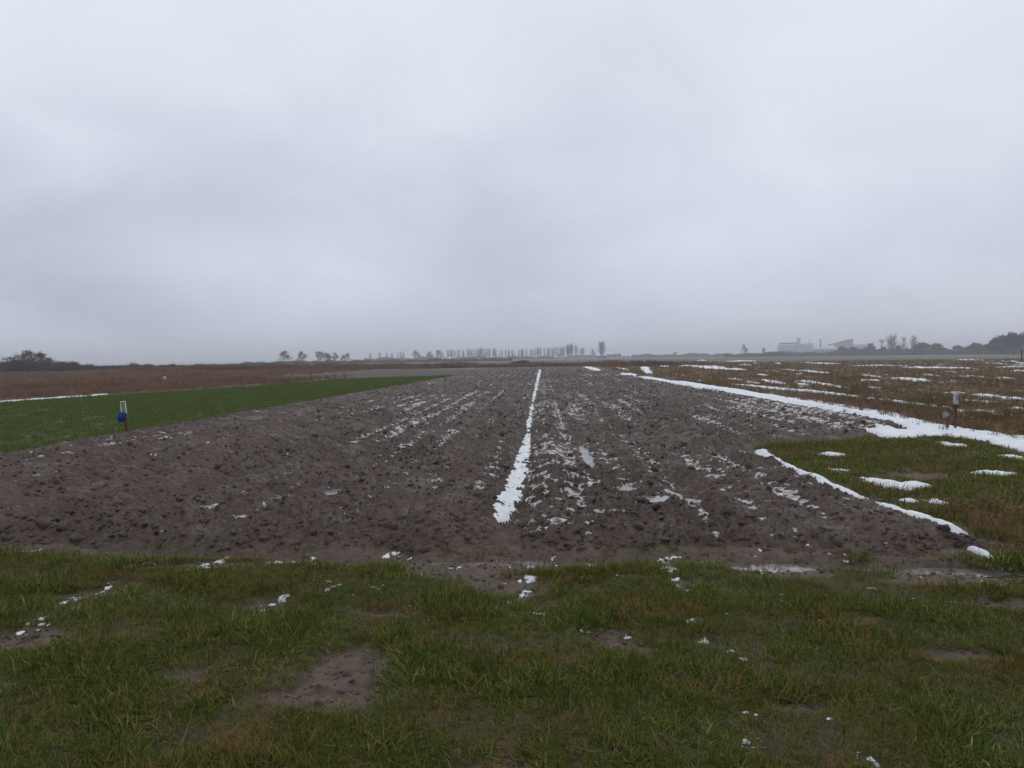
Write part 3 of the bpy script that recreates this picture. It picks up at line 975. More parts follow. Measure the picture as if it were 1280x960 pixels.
def scatter(name, key, P, scale, seed, label, tilt=.15, zrel=0.0):
    col, n = PROTO[key]
    r = np.random.default_rng(seed)
    k = len(P)
    me = bpy.data.meshes.new(name)
    me.vertices.add(k)
    me.vertices.foreach_set('co', P.astype(np.float32).ravel())
    for nm, ty, pr, val in [('spin', 'FLOAT_VECTOR', 'vector', np.stack([r.normal(0, tilt, k), r.normal(0, tilt, k), r.uniform(0, 6.283, k)], 1)),
                            ('size', 'FLOAT', 'value', np.broadcast_to(scale, (k,)) * r.uniform(.7, 1.25, k)),
                            ('pick', 'INT', 'value', r.integers(0, n, k))]:
        at = me.attributes.new(nm, ty, 'POINT')
        at.data.foreach_set(pr, np.ascontiguousarray(val, dtype=np.int32 if ty == 'INT' else np.float32).ravel())
    o = put(name, me, None, kind='stuff', label=label)
    ng = bpy.data.node_groups.new(name + '_scatter', 'GeometryNodeTree')
    ng.interface.new_socket('Geometry', in_out='INPUT', socket_type='NodeSocketGeometry')
    ng.interface.new_socket('Geometry', in_out='OUTPUT', socket_type='NodeSocketGeometry')
    nd, ln = ng.nodes, ng.links
    gi, go = nd.new('NodeGroupInput'), nd.new('NodeGroupOutput')
    ci = nd.new('GeometryNodeCollectionInfo')
    ci.inputs['Collection'].default_value = col
    ci.inputs['Separate Children'].default_value = True
    ci.inputs['Reset Children'].default_value = True
    ip = nd.new('GeometryNodeInstanceOnPoints')
    ip.inputs['Pick Instance'].default_value = True

    def attr(nm, ty):
        a = nd.new('GeometryNodeInputNamedAttribute')
        a.data_type = ty
        a.inputs['Name'].default_value = nm
        return a.outputs['Attribute']
    ln.new(gi.outputs[0], ip.inputs['Points'])
    ln.new(ci.outputs[0], ip.inputs['Instance'])
    ln.new(attr('pick', 'INT'), ip.inputs['Instance Index'])
    e2r = nd.new('FunctionNodeEulerToRotation')
    ln.new(attr('spin', 'FLOAT_VECTOR'), e2r.inputs[0])
    ln.new(e2r.outputs[0], ip.inputs['Rotation'])
    ln.new(attr('size', 'FLOAT'), ip.inputs['Scale'])
    ln.new(ip.outputs[0], go.inputs[0])
    mod = o.modifiers.new('scatter', 'NODES')
    mod.node_group = ng
    return o


def off_snow(x, y, m=0.0):
    ok = np.ones(len(x), bool)
    for (b, f) in SNOW_SHAPES:
        k = (x > b[0]) & (x < b[1]) & (y > b[2]) & (y < b[3])
        if k.any():
            i = np.where(k)[0]
            ok[i[f(x[i], y[i]) > m]] = False
    return ok


def rand_pts(n, x0, x1, y0, y1, seed):
    r = np.random.default_rng(seed)
    return r.uniform(x0, x1, n), r.uniform(y0, y1, n), r.random(n)


def with_z(x, y):
    return np.stack([x, y, ground_h(x, y)], 1)


# verge grass in the foreground
x, y, r = rand_pts(125000, -7.0, 7.2, 1.3, 6.5, 1)
dens = .42 + .58 * sstep(-.25, .25, fbm(x * 1.6, y * 1.6, 3, 301))
dens *= (1 - .97 * mud_mask(x, y)) * (1 - .93 * np.clip(track(x, y) * 1.4, 0, 1))
sdv = sd_field(x, y)
dens *= 1 - sstep(-.34, -.06, sdv) * (.85 + .15 * np.sign(fbm(x * 2, y * 2, 2, 305)))
i = np.clip(np.searchsorted(VSX, x), 0, len(VSX) - 1)
j = np.clip(np.searchsorted(VSY, y), 0, len(VSY) - 1)
dens *= np.where(VSS[j, i] > .0, 0.42, 1.0)
k = (r < dens) & off_snow(x, y, -.02)
scatter('grass', 'grass', with_z(x[k], y[k]), .58 + .55 * sstep(-.15, .45, fbm(x[k] * 2.1, y[k] * 2.1, 3, 303)), 1, 'short rough green grass with dry blades in the foreground verge')

x, y, r = rand_pts(60000, -6.5, 6.5, 2.2, 6.1, 10)
k = (r < np.clip(mud_mask(x, y) + track(x, y), 0, 1) * .55) & (puddle_bowl(x, y) < .15) & (sd_field(x, y) < .15)
rs = np.random.default_rng(19)
CRUMBS = (x[k], y[k], np.clip(rs.lognormal(-2.1, .6, k.sum()), .05, .45))
x, y, r = rand_pts(1700, -6.5, 6.5, 1.4, 6.2, 9)
scatter('straw_litter', 'litter', with_z(x, y) + np.array([0, 0, .012]), .9, 9, 'loose dry straw lying in the verge grass and on the bare mud', .25)

# turf right of the ploughed bed and a margin along it
x, y, r = rand_pts(52000, 3.2, 17.0, 5.5, 19.0, 2)
edge = np.interp(y, [5, 12, 13.2, 15, 19], [3.3, 3.3, 4.6, 8.6, 9.4])
dens = (.45 + .55 * sstep(-.3, .3, fbm(x * .9, y * .9, 3, 311))) * (1 - .9 * mud_mask(x, y)) * (1 - .8 * sstep(12.6, 14.5, y - .25 * (x - 6)))
k = (r < dens) & (sd_field(x, y) < -.12) & off_snow(x, y)
scatter('turf', 'turf', with_z(x[k], y[k]), .9, 2, 'damp green and tan turf between the ploughed bed and the broad snow strip')

# loose clods on the ploughed bed, and a few green tufts that came through
def clod_meshes():
    out = []
    for sd_ in range(6):
        V, Q, nu, nv = [], [], 9, 6
        for j in range(nv + 1):
            th = math.pi * (.04 + .92 * j / nv)
            for i in range(nu):
                ph = 2 * math.pi * i / nu
                V.append((math.sin(th) * math.cos(ph), math.sin(th) * math.sin(ph), math.cos(th)))
        V = np.array(V)
        f = 1 + .55 * perlin(V[:, 0] * 1.6 + V[:, 2] * 1.1, V[:, 1] * 1.6 - V[:, 2] * .9, 500 + sd_) + .25 * perlin(V[:, 0] * 4 + V[:, 2] * 3, V[:, 1] * 4, 520 + sd_)
        V = V * f[:, None] * np.array([1.25, .85, .62])
        for j in range(nv):
            for i in range(nu):
                k = (i + 1) % nu
                Q.append((j * nu + i, (j + 1) * nu + i, (j + 1) * nu + k, j * nu + k))
        T_ = [(0, i, i + 1) for i in range(1, nu - 1)]
        out.append(mesh_np('clod_clump', V * .05, Q, T_, True))
    return out


proto_set('clod', M_MUD, clod_meshes())
scatter('soil_crumbs', 'clod', with_z(CRUMBS[0], CRUMBS[1]) - np.array([0, 0, .002]), CRUMBS[2], 20, 'small mud crumbs on the bare patches and the wheel track of the verge', .5)
rs = np.random.default_rng(17)
n = 150000
y = 5.75 + 112 * rs.random(n) ** 2.5
x = rs.uniform(-9.4, 8.6, n)
sdc = sd_field(x, y)
k = (sdc > -.02) & (np.abs(x + .37) > .15) & (puddle_bowl(x, y) < .12) & (np.abs(x) < 1.2 + .85 * y)
k &= rs.random(n) < (.35 + .65 * sstep(-.3, .35, fbm(x * .7, y * .5, 3, 351))) * (1 - .75 * sstep(45, 110, y))
ci = np.clip(np.searchsorted(FX, x), 0, len(FX) - 1)
cj = np.clip(np.searchsorted(FY, y), 0, len(FY) - 1)
k &= (~SNOW_ON_FIELD[0][cj, ci] | (rs.random(n) < .50)) & off_snow(x, y, -.02)
x, y, sdc = x[k], y[k], sdc[k]
zc = field_h(x, y, sdc)
sz = np.clip(rs.lognormal(-1.45, .55, len(x)), .10, .95) * (1 + .010 * y)
scatter('soil_clods', 'clod', np.stack([x, y, zc - .006], 1), sz, 17, 'loose wet soil clods lying all over the ploughed field', .5)
n = 90
x, y = rs.uniform(-7, 3.3, n), 6.2 + 6 * rs.random(n) ** 1.6
k = sd_field(x, y) > .1
x, y = np.repeat(x[k], 3) + rs.normal(0, .03, 3 * k.sum()), np.repeat(y[k], 3) + rs.normal(0, .03, 3 * k.sum())
scatter('grass', 'grass', np.stack([x, y, field_h(x, y) - .005], 1), .5, 18, 'few small green tufts growing through the ploughed mud')

# winter wheat drilled in rows
rows_x = np.arange(-40, -8, .16)
P = []
rs = np.random.default_rng(3)
n = 66000
x = rs.choice(rows_x, n) + rs.normal(0, .02, n)
y = 9 + 58 * rs.random(n) ** 1.25
sdw = poly_sd(x, y, WHEAT) + .2 * perlin(x * 1.5, y * 1.5, 6)
k = (sdw > .05) & off_snow(x, y) & (rs.random(n) < .8 + .2 * sstep(-.3, .2, fbm(x * .5, y * .3, 3, 77)))
scatter('wheat', 'wheat', with_z(x[k], y[k]), .8 + y[k] * .008, 3, 'smooth green strip of young winter wheat left of the ploughed bed')

# dry meadow right of the broad snow strip
rs = np.random.default_rng(5)
n = 80000
y = 12.5 + 150 * rs.random(n) ** 2.1
x = 8.3 + (rs.random(n) ** 1.1) * (8 + .78 * y)
dens = (.30 + .70 * sstep(-.35, .25, fbm(x * .42, y * .25, 4, 321)))
k = (rs.random(n) < dens) & (off_snow(x, y, -.06) | (rs.random(n) < .06)) & (~on_meadow_snow(x, y) | (rs.random(n) < .12)) & (sd_field(x, y) < -.35) & (y > 12.8 + .1 * (x - 8))
scatter('dry_grass', 'straw', with_z(x[k], y[k]), .42 + .0022 * y[k] + .38 * sstep(-.1, .5, fbm(x[k] * .35, y[k] * .25, 3, 323)), 5, 'brown dry meadow grass and stubble right of the ploughed field')

# tan tussocks at the edges of the turf
P = []
for (cx_, cy_), r_, n_ in [((3.991, 6.330), .34, 90), ((4.249, 7.000), .3, 50), ((4.731, 7.349), .4, 70), ((3.471, 11.323), .25, 40), ((3.467, 9.910), .3, 40), ((3.524, 8.499), .3, 40), ((4.164, 7.175), .3, 50), ((5.370, 10.975), .4, 40), ((4.211, 13.045), .3, 40)]:
    P.append(np.stack([cx_ + rs.normal(0, r_, n_), cy_ + rs.normal(0, r_ * .8, n_)], 1))
P = np.concatenate(P)
k = (sd_field(P[:, 0], P[:, 1]) < -.1) & off_snow(P[:, 0], P[:, 1], -.05)
scatter('dry_grass', 'straw', with_z(P[k, 0], P[k, 1]), .42, 6, 'tan dead grass tussocks along the edge of the turf')

# reddish dead weeds: left beyond the wheat, beyond the far end of the bed, and some out in the meadow
rs = np.random.default_rng(7)
n = 60000
y = 22 + 150 * rs.random(n) ** 1.3
x = -10 - rs.random(n) * (22 + 1.05 * y)
k = (poly_sd(x, y, WHEAT) < -.5) & (sd_field(x, y) < -.8) & off_snow(x, y, -.05)
k &= ~((x > -26) & (y > 65) & (y < 103 - .3 * x))
k &= (x < np.interp(y, [0, 20, 30, 42, 60, 62, 200], [-36, -28, -23.4, -19.4, -17.2, -17, -17])) & (rs.random(n) < .35 + .65 * sstep(-.3, .2, fbm(x * .2, y * .12, 3, 331)))
xa, ya, ha = x[k], y[k], .38 + .22 * sstep(0, .4, fbm(x[k] * .1, y[k] * .1, 2, 335))
n = 9000
x = rs.uniform(-75, 30, n)
y = np.maximum(122 + 18 * rs.random(n) ** 1.5, 103 - .3 * x)
k = rs.random(n) < np.clip(.25 + .9 * sstep(-.3, .2, fbm(x * .12, y * .1, 3, 337)), 0, 1) * (1 - .6 * sstep(8, 26, x))
xb, yb, hb = x[k], y[k], .75 + .5 * sstep(-.1, .4, fbm(x[k] * .09, y[k] * .05, 2, 339))
n = 5000
y = 15 + 120 * rs.random(n) ** 1.5
x = 10.2 + rs.random(n) * (6 + .8 * y)
k = ~on_meadow_snow(x, y) & (fbm(x * .12, y * .10, 3, 341) > .12) & off_snow(x, y, .05)
k &= rs.random(n) < .5
xc, yc, hc = x[k], y[k], np.full(k.sum(), .40)
for (ax, ay), (bx, by), n_, s_ in [((9.049, 27.132), (9.161, 17.956), 150, .30), ((9.008, 24.268), (8.561, 17.135), 70, .55), ((9.161, 17.956), (8.798, 13.365), 50, .35), ((8.434, 15.618), (8.256, 14.655), 14, .2)]:
    f_ = rs.random(n_)
    xc = np.concatenate([xc, ax + (bx - ax) * f_ + rs.normal(0, s_, n_)])
    yc = np.concatenate([yc, ay + (by - ay) * f_ + rs.normal(0, s_ * 1.5, n_)])
    hc = np.concatenate([hc, np.full(n_, .28)])
x, y, h = np.concatenate([xa, xb, xc]), np.concatenate([ya, yb, yc]), np.concatenate([ha, hb, hc])
for (cx_, cy_) in ((8.376, 15.037), (8.273, 15.127)):
    k = np.hypot(x - cx_, (y - cy_) * .6) > .34
    x, y, h = x[k], y[k], h[k]
scatter('weeds', 'weed', with_z(x, y), h, 7, 'reddish brown dead weeds standing around the fields')


# ------------------------------------------------------------------ marker posts and what hangs on them
def lathe(profile, k=16, cap=True):
    V, Q, T_ = [], [], []
    for (r, z) in profile:
        for a in range(k):
            V.append((r * math.cos(2 * math.pi * a / k), r * math.sin(2 * math.pi * a / k), z))
    for i in range(len(profile) - 1):
        for a in range(k):
            b = (a + 1) % k
            Q.append((i * k + a, i * k + b, (i + 1) * k + b, (i + 1) * k + a))
    if cap:
        for i, fl in ((0, True), (len(profile) - 1, False)):
            c = len(V)
            V.append((0, 0, profile[i][1]))
            for a in range(k):
                b = (a + 1) % k
                T_.append((c, i * k + b, i * k + a) if fl else (c, i * k + a, i * k + b))
    return V, Q, T_


def lathe_obj(name, prof, mat, parent=None, k=16, loc=(0, 0, 0), cap=True, **p):
    return put(name, mesh_np(name, *lathe(prof, k, cap)), mat, parent, loc, **p)


def box_mesh(name, parts):
    """parts: (cx, cy, cz, sx, sy, sz[, taper]) boxes joined in one mesh"""
    V, Q = [], []
    for b in parts:
        cx, cy, cz, sx, sy, sz = b[:6]
        tp = b[6] if len(b) > 6 else 1.0
        o = len(V)
        for dz, f in ((-.5, 1), (.5, tp)):
            for dx, dy in ((-.5, -.5), (.5, -.5), (.5, .5), (-.5, .5)):
                V.append((cx + dx * sx * f, cy + dy * sy * f, cz + dz * sz))
        Q += [tuple(o + i for i in q) for q in ((3, 2, 1, 0), (4, 5, 6, 7), (0, 1, 5, 4), (1, 2, 6, 5), (2, 3, 7, 6), (3, 0, 4, 7))]
    return mesh_np(name, V, Q, None, False)


M_RUST = mat_plain('rusty_iron', (.055, .024, .016), (.105, .046, .030), 22, .85)
M_WOOD = mat_plain('dark_wet_wood', (.045, .024, .018), (.085, .048, .036), 18, .8)
M_OLDWOOD = mat_plain('grey_wet_wood', (.045, .038, .034), (.09, .078, .07), 18, .85)
M_CLEAR, _t = material('clear_plastic')
_b = _t.n('ShaderNodeBsdfPrincipled')
_t.put(_b.inputs['Base Color'], (.62, .68, .60))
_b.inputs['Roughness'].default_value = .2
_mx = _t.n('ShaderNodeMixShader', Fac=.13)
_t.put(_mx.inputs[1], _t.n('ShaderNodeBsdfTransparent', Color=(.86, .90, .86)))
_t.put(_mx.inputs[2], _b)
_t.n('ShaderNodeOutputMaterial', Surface=_mx)
M_WHITE = mat_plain('weathered_white_plastic', (.30, .30, .31), (.46, .46, .46), 14, .6)
M_GREY = mat_plain('grey_label', (.16, .16, .18), (.24, .24, .26), 14, .6)
M_BLUE = mat_plain('blue_plastic_film', (.003, .034, .21), (.006, .058, .31), 16, .5, .2)
M_CREAM = mat_plain('pale_plastic_rim', (.60, .60, .50), (.74, .73, .64), 14, .5)
M_RAG = mat_plain('pale_weathered_rag', (.22, .20, .185), (.34, .315, .295), 18, .9)


def post_mesh(name, h, w, lean, seed):
    r = random.Random(seed)
    prof = []
    V, Q = [], []
    k = 8
    lv = 9
    for i in range(lv):
        z = -.15 + (h + .15) * i / (lv - 1)
        for a in range(k):
            rad = w / 2 * (1 + r.uniform(-.10, .10)) * (1 - .12 * i / lv)
            V.append((rad * math.cos(a * 6.283 / k + .4) + lean * max(z, 0), rad * math.sin(a * 6.283 / k + .4), z))
    for i in range(lv - 1):
        for a in range(k):
            b = (a + 1) % k
            Q.append((i * k + a, i * k + b, (i + 1) * k + b, (i + 1) * k + a))
    V.append((lean * h, 0, h + .004))
    T_ = [((lv - 1) * k + a, (lv - 1) * k + (a + 1) % k, len(V) - 1) for a in range(k)]
    return mesh_np(name, V, Q, T_, True)


def zg(x, y):
    A, B = np.array([x]), np.array([y])
    s = sd_field(A, B)
    return float(np.maximum(ground_h(A, B), np.where(s > -.15, field_h(A, B, s), -9))[0])


# left: brown stake at the edge of the wheat, clear bottle upside down on top, blue bag tied on
lx, ly = (-9.231, 15.500)
lz = zg(lx, ly)
st = put('marker_stake', post_mesh('marker_stake', .47, .062, -.085, 1), M_RUST, loc=(lx, ly, lz),
         label='brown wooden stake at the wheat edge with a blue bag tied to it', category='stake')
bt = thing('plastic_bottle', 'clear cut plastic bottle turned upside down over the wooden stake', 'bottle', (lx - .055, ly, lz + .44))
bt.rotation_euler = (0, -.085, 0)
# rim strips, clear wall, base
lathe_obj('bottle_wall', [(.048, .0), (.052, .03), (.052, .20), (.048, .245), (.03, .252)], M_CLEAR, bt, 18)
lathe_obj('bottle_base', [(.054, .250), (.056, .254), (.056, .264), (.050, .268), (.0495, .250)], M_CREAM, bt, 18, cap=True)
for sgn in (-1, 1):
    put('bottle_seam', box_mesh('bottle_seam', [(sgn * .054, 0, .125, .010, .022, .235)]), M_CREAM, bt)
lathe_obj('bottle_neck', [(.030, -.05), (.032, -.02), (.05, .0)], M_CLEAR, bt, 14)


def crumpled(name, r, seed, sx=1, sy=1, sz=1, amp=.22, fr=2.4):
    V, Q, T_ = [], [], []
    nu, nv = 22, 14
    for j in range(nv + 1):
        th = math.pi * j / nv
        for i in range(nu):
            ph = 2 * math.pi * i / nu
            V.append((math.sin(th) * math.cos(ph), math.sin(th) * math.sin(ph), math.cos(th)))
    V = np.array(V)
    d = 1 + amp * (np.abs(perlin(V[:, 0] * fr + V[:, 2] * 1.3, V[:, 1] * fr - V[:, 2] * 1.7, seed)) * 2 - .6) + amp * .4 * perlin(V[:, 0] * fr * 2.5 + V[:, 2] * 4, V[:, 1] * fr * 2.5, seed + 1)
    V = V * d[:, None] * r * np.array([sx, sy, sz])
    for j in range(nv):
        for i in range(nu):
            k = (i + 1) % nu
            Q.append((j * nu + i, (j + 1) * nu + i, (j + 1) * nu + k, j * nu + k))
    return mesh_np(name, V, Q, None, True)


bag = thing('plastic_bag', 'bright blue plastic bag bunched on the side of the wooden stake', 'bag', (lx - .115, ly - .035, lz + .36))
put('bag_body', crumpled('bag_body', .080, 5, .95, .75, 1.28, .42, 2.9), M_BLUE, bag)
put('bag_knot', crumpled('bag_knot', .036, 8, 1.7, .9, .8, .3), M_BLUE, bag, loc=(.085, .0, .045))
put('bag_tail', crumpled('bag_tail', .03, 9, .8, .7, 1.5, .3), M_BLUE, bag, loc=(.095, -.005, -.01))

# right: rusty post with a white bottle over it, and a shorter dark post beside it
rx, ry = (8.376, 15.037)
rz_ = zg(rx, ry)
p1 = thing('marker_stake', 'rust-red iron stake standing in dry grass under a white bottle', 'stake', (rx, ry, rz_))
put('stake_shaft', post_mesh('stake_shaft', .58, .05, .012, 2), M_RUST, p1)
put('stake_collar', crumpled('stake_collar', .05, 15, 1.5, .9, .75, .3), M_RUST, p1, loc=(.012, 0, .50))
b2 = thing('plastic_bottle', 'weathered white bottle upside down on the rust-red iron stake', 'bottle', (rx + .008, ry, rz_ + .53))
lathe_obj('bottle_body', [(.026, .0), (.044, .02), (.050, .06), (.050, .20), (.045, .237), (.028, .25)], M_WHITE, b2, 18)
put('bottle_label', mesh_np('bottle_label', *(lambda k: ([(.0515 * math.cos(-math.pi / 2 + .65 * (a / (k - 1) - .35) * 2), .0515 * math.sin(-math.pi / 2 + .65 * (a / (k - 1) - .35) * 2), z) for z in (.085, .195) for a in range(k)],
    [(a, a + 1, k + a + 1, k + a) for a in range(k - 1)], None))(8)), M_GREY, b2)
sx_, sy_ = (8.273, 15.127)
p2 = put('marker_stake', post_mesh('marker_stake', .40, .055, -.02, 3), M_OLDWOOD, loc=(sx_, sy_, zg(sx_, sy_)),
         label='short dark wooden stub post just left of the rust-red iron stake', category='stake')
rg = put('rag', crumpled('rag', .048, 21, 1.25, .7, 1.15, .6, 3.2), M_RAG, loc=(sx_ - .05, sy_ - .02, zg(sx_, sy_) + .32),
         label='pale weathered rag snagged on top of the short dark stub post', category='rag')

# far small posts
fx, fy, fh = (-28.44, 52.83, 1.12)
p3 = put('marker_stake', post_mesh('marker_stake', fh * .97, .07, .01, 4), M_OLDWOOD, loc=(fx, fy, zg(fx, fy)), label='thin far stake standing in the reddish weeds left of the fields', category='stake')
cn = thing('plastic_canister', 'small white canister on the thin far stake in the reddish weeds', 'canister', (fx, fy - .02, .42))
lathe_obj('canister_body', [(.05, -.14), (.10, -.12), (.115, -.06), (.115, .08), (.08, .12), (.04, .14)], M_WHITE, cn, 14)
lathe_obj('canister_cap', [(.038, .138), (.042, .145), (.042, .17), (.03, .175)], M_GREY, cn, 12)
gx, gy, gh = (70.32, 109.34, 1.88)
put('fence_post', post_mesh('fence_post', gh, .20, .01, 5), M_OLDWOOD, loc=(gx, gy, 0), label='dark upright post at the far right edge before the woods', category='post')
for (px_, top, D, lab) in [(578, 461.5, 100, 'dark thin stick at the far corner of the green wheat'), (268, 465, 62, 'dark dead stalk at the back edge of the wheat'),
                           (617, 452.5, 124, 'dark stick standing in tan weeds at the far field end')]:
    ax, ay, ah = (-11.27, 99.36, 0.30)
PLAIN_STICKS = [((-8.16, 71.54, 0.39), 'dark thin stick at the far corner of the green wheat'), ((-18.71, 57.01, 0.68), 'dark dead stalk at the back edge of the wheat'),
                ((-8.62, 123.70, 0.75), 'dark stick standing in tan weeds at the far field end')]
for (q, lab) in PLAIN_STICKS:
    put('stick', post_mesh('stick', q[2], .07, .03, 6), M_WOOD, loc=(q[0], q[1], zg(q[0], q[1])), label=lab, category='stick')


# ------------------------------------------------------------------ trees and shrubs
def tube_set(name, segs, k=3):
    """segs: (p, q, r0, r1) joined in one mesh of open tubes"""
    S = np.array([(*p, *q, a, b) for p, q, a, b in segs], float)
    P, Qv, r0, r1 = S[:, :3], S[:, 3:6], S[:, 6], S[:, 7]
    d = Qv - P
    d /= np.linalg.norm(d, axis=1)[:, None] + 1e-9
    u = np.cross(d, np.where(np.abs(d[:, 2:3]) > .9, [[1, 0, 0]], [[0, 0, 1]]))
    u /= np.linalg.norm(u, axis=1)[:, None] + 1e-9
    v = np.cross(d, u)
    rings = []
    for (c, r) in ((P, r0), (Qv, r1)):
        for a in range(k):
            an = 2 * math.pi * a / k
            rings.append(c + (u * math.cos(an) + v * math.sin(an)) * r[:, None])
    V = np.stack(rings, 1).reshape(-1, 3)
    n = len(S)
    base = np.arange(n)[:, None] * 2 * k
    Q = np.concatenate([np.concatenate([base + a, base + (a + 1) % k, base + k + (a + 1) % k, base + k + a], 1) for a in range(k)])
    return mesh_np(name, V, Q, None, True)


def unit(v):
    n = math.sqrt(sum(c * c for c in v)) or 1
    return tuple(c / n for c in v)


def grow(rng, p, d, length, rad, depth, out, spread, upward, split, minr):
    """recursive bare limb"""
    n = 2
    for s in range(n):
        dd = unit((d[0] + rng.gauss(0, .13), d[1] + rng.gauss(0, .13), d[2] + rng.gauss(0, .08) + upward * .12))
        q = tuple(p[i] + dd[i] * length / n for i in range(3))
        r1 = max(rad * (.85 if s == 0 else .68), minr)
        out.append((p, q, max(rad, minr), r1, depth))
        p, d, rad = q, dd, r1
        if depth > 0:
            for c in range(split if s == n - 1 else max(1, split - 2)):
                a = rng.uniform(0, 6.283)
                t = rng.uniform(.5, 1.0) * spread
                side = unit((math.cos(a), math.sin(a), rng.uniform(-.2, .3)))
                nd = unit(tuple(d[i] + side[i] * t + (upward * .35 if i == 2 else 0) for i in range(3)))
                grow(rng, p, nd, length * rng.uniform(.60, .88), rad * .60, depth - 1, out, spread, upward, split, minr)


def broad_tree(seed, H=12.0, spread=.85, twig=.035, depth=4, split=3, bare_stem=.14):
    rng = random.Random(seed)
    segs = []
    r = H * .020
    p = (0, 0, -.3)
    n = 5
    for i in range(n):
        q = (p[0] + rng.gauss(0, .10), p[1] + rng.gauss(0, .10), H * (bare_stem + (.46 - bare_stem) * i / (n - 1)))
        segs.append((p, q, r * (1.25 - .2 * i), r * (1.05 - .2 * i), 9))
        for b in range(2 if i < n - 1 else 3):
            a = (i * 2 + b) * 2.4 + rng.uniform(-.5, .5)
            t = (1.5 - .22 * i) * rng.uniform(.55, 1.1) * spread
            grow(rng, q, unit((math.cos(a) * t, math.sin(a) * t, 1)), H * (.25 - .018 * i) * rng.uniform(.75, 1.1), r * (.55 - .06 * i), depth - 1, segs, spread * .85, .35, split, twig)
        p = q
    top = max(s[1][2] for s in segs)
    f = H / top
    sc = lambda q: (q[0] * f, q[1] * f, q[2] * f)
    segs = [(sc(s[0]), sc(s[1]), s[2], s[3], s[4]) for s in segs]
    tr = [s[:4] for s in segs if s[4] >= depth - 1]
    cr = [s[:4] for s in segs if s[4] < depth - 1]
    return tube_set('trunk', tr, 5), tube_set('crown', cr, 3)


def poplar_tree(seed, H=20.0, twig=.05, width=.10, dense=70):
    """slim upright crown of steep branches round a straight leader"""
    rng = random.Random(seed)
    tr, cr = [], []
    p = (0, 0, -.3)
    for i in range(8):
        q = (rng.gauss(0, .05), rng.gauss(0, .05), H * (i + 1) / 8.2)
        r0, r1 = H * .013 * (1 - i / 9), H * .013 * (1 - (i + 1) / 9)
        tr.append((p, q, max(r0, twig), max(r1, twig)))
        p = q
    for i in range(dense):
        z = H * rng.uniform(.10, .97)
        a = rng.uniform(0, 6.283)
        L = H * width * rng.uniform(.7, 1.5) * (1.15 - .55 * z / H)
        o = rng.uniform(.30, .60)
        q = (0, 0, z)
        for s in range(2):
            e = (q[0] + math.cos(a) * L * o * (1 - .5 * s), q[1] + math.sin(a) * L * o * (1 - .5 * s), q[2] + L * .85)
            cr.append((q, e, twig * (1.3 - .4 * s), twig * .8))
            for k in range(2):
                b = a + rng.uniform(-1.4, 1.4)
                cr.append((e, (e[0] + math.cos(b) * L * .3, e[1] + math.sin(b) * L * .3, e[2] + L * rng.uniform(.3, .7)), twig * .8, twig * .5))
            q = e
    return tube_set('trunk', tr, 5), tube_set('crown', cr, 3)


def shrub_shape(seed, W=4.0, H=3.0, n=420, twig=.02, dome=True):
    """bare twiggy bush: stems fanning from the base, each breaking into fine twigs"""
    rng = random.Random(seed)
    st, tw = [], []
    for i in range(n):
        a, u = rng.uniform(0, 6.283), math.sqrt(rng.random())
        bx, by = math.cos(a) * u * W * .28, math.sin(a) * u * W * .28
        hh = H * (1 - .55 * u * u) * rng.uniform(.55, 1.0) if dome else H * rng.uniform(.5, 1.0)
        tx, ty = math.cos(a) * u * W * .5 + rng.gauss(0, .10 * W), math.sin(a) * u * W * .5 + rng.gauss(0, .10 * W)
        m = ((bx + tx) * .5 + rng.gauss(0, .04 * W), (by + ty) * .5 + rng.gauss(0, .04 * W), hh * .5)
        t = (tx, ty, hh)
        (st if i % 3 == 0 else tw).append(((bx, by, -.1), m, twig * 1.8, twig * 1.3))
        tw.append((m, t, twig * 1.3, twig * .7))
        for k in range(3):
            f = rng.uniform(.2, 1)
            q = tuple(m[c] + (t[c] - m[c]) * f for c in range(3))
            tw.append((q, (q[0] + rng.gauss(0, .07) * W, q[1] + rng.gauss(0, .07) * W, min(H, q[2] + rng.uniform(-.02, .16) * H)), twig, twig * .6))
    return tube_set('stems', st, 3), tube_set('twigs', tw, 3)


def plant(name, parts, mats, x, y, h, href, label, cat, group=None, rz=0.0, wf=1.0, z=None):
    """one tree or shrub; parts share mesh data with their kind"""
    zz = float(ground_low(np.array([x]), np.array([y]))[0]) - .05 if z is None else z
    t = thing(name, label, cat, (x, y, zz), rz, group)
    f = (h - zz) / href
    t.scale = (f * wf, f * wf, f)
    for (pn, me), m in zip(parts, mats):
        put(pn, me, m, t)
    return t


BROAD = [broad_tree(s, 12.0, sp, .018, 5, 3, .03) for s, sp in ((1, .95), (2, .8), (3, 1.1), (4, .85))]
SLIM = [poplar_tree(s, 20.0, .10, w_, d_) for s, w_, d_ in ((1, .13, 110), (2, .15, 90), (3, .11, 100), (4, .17, 120), (5, .12, 70))]
DENSE = [poplar_tree(s, 20.0, .10, .20, 200) for s in (11, 12)]
BUSH = [shrub_shape(s, 4.0, 3.0, 260, .024) for s in (1, 2, 3, 4)]
OAK = broad_tree(8, 7.5, .95, .014, 5, 3, .05)


def tp(pair):
    return [('trunk', pair[0]), ('crown', pair[1])]


def sp_(pair):
    return [('stems', pair[0]), ('twigs', pair[1])]


TB = (M_BARK, M_TWIG)
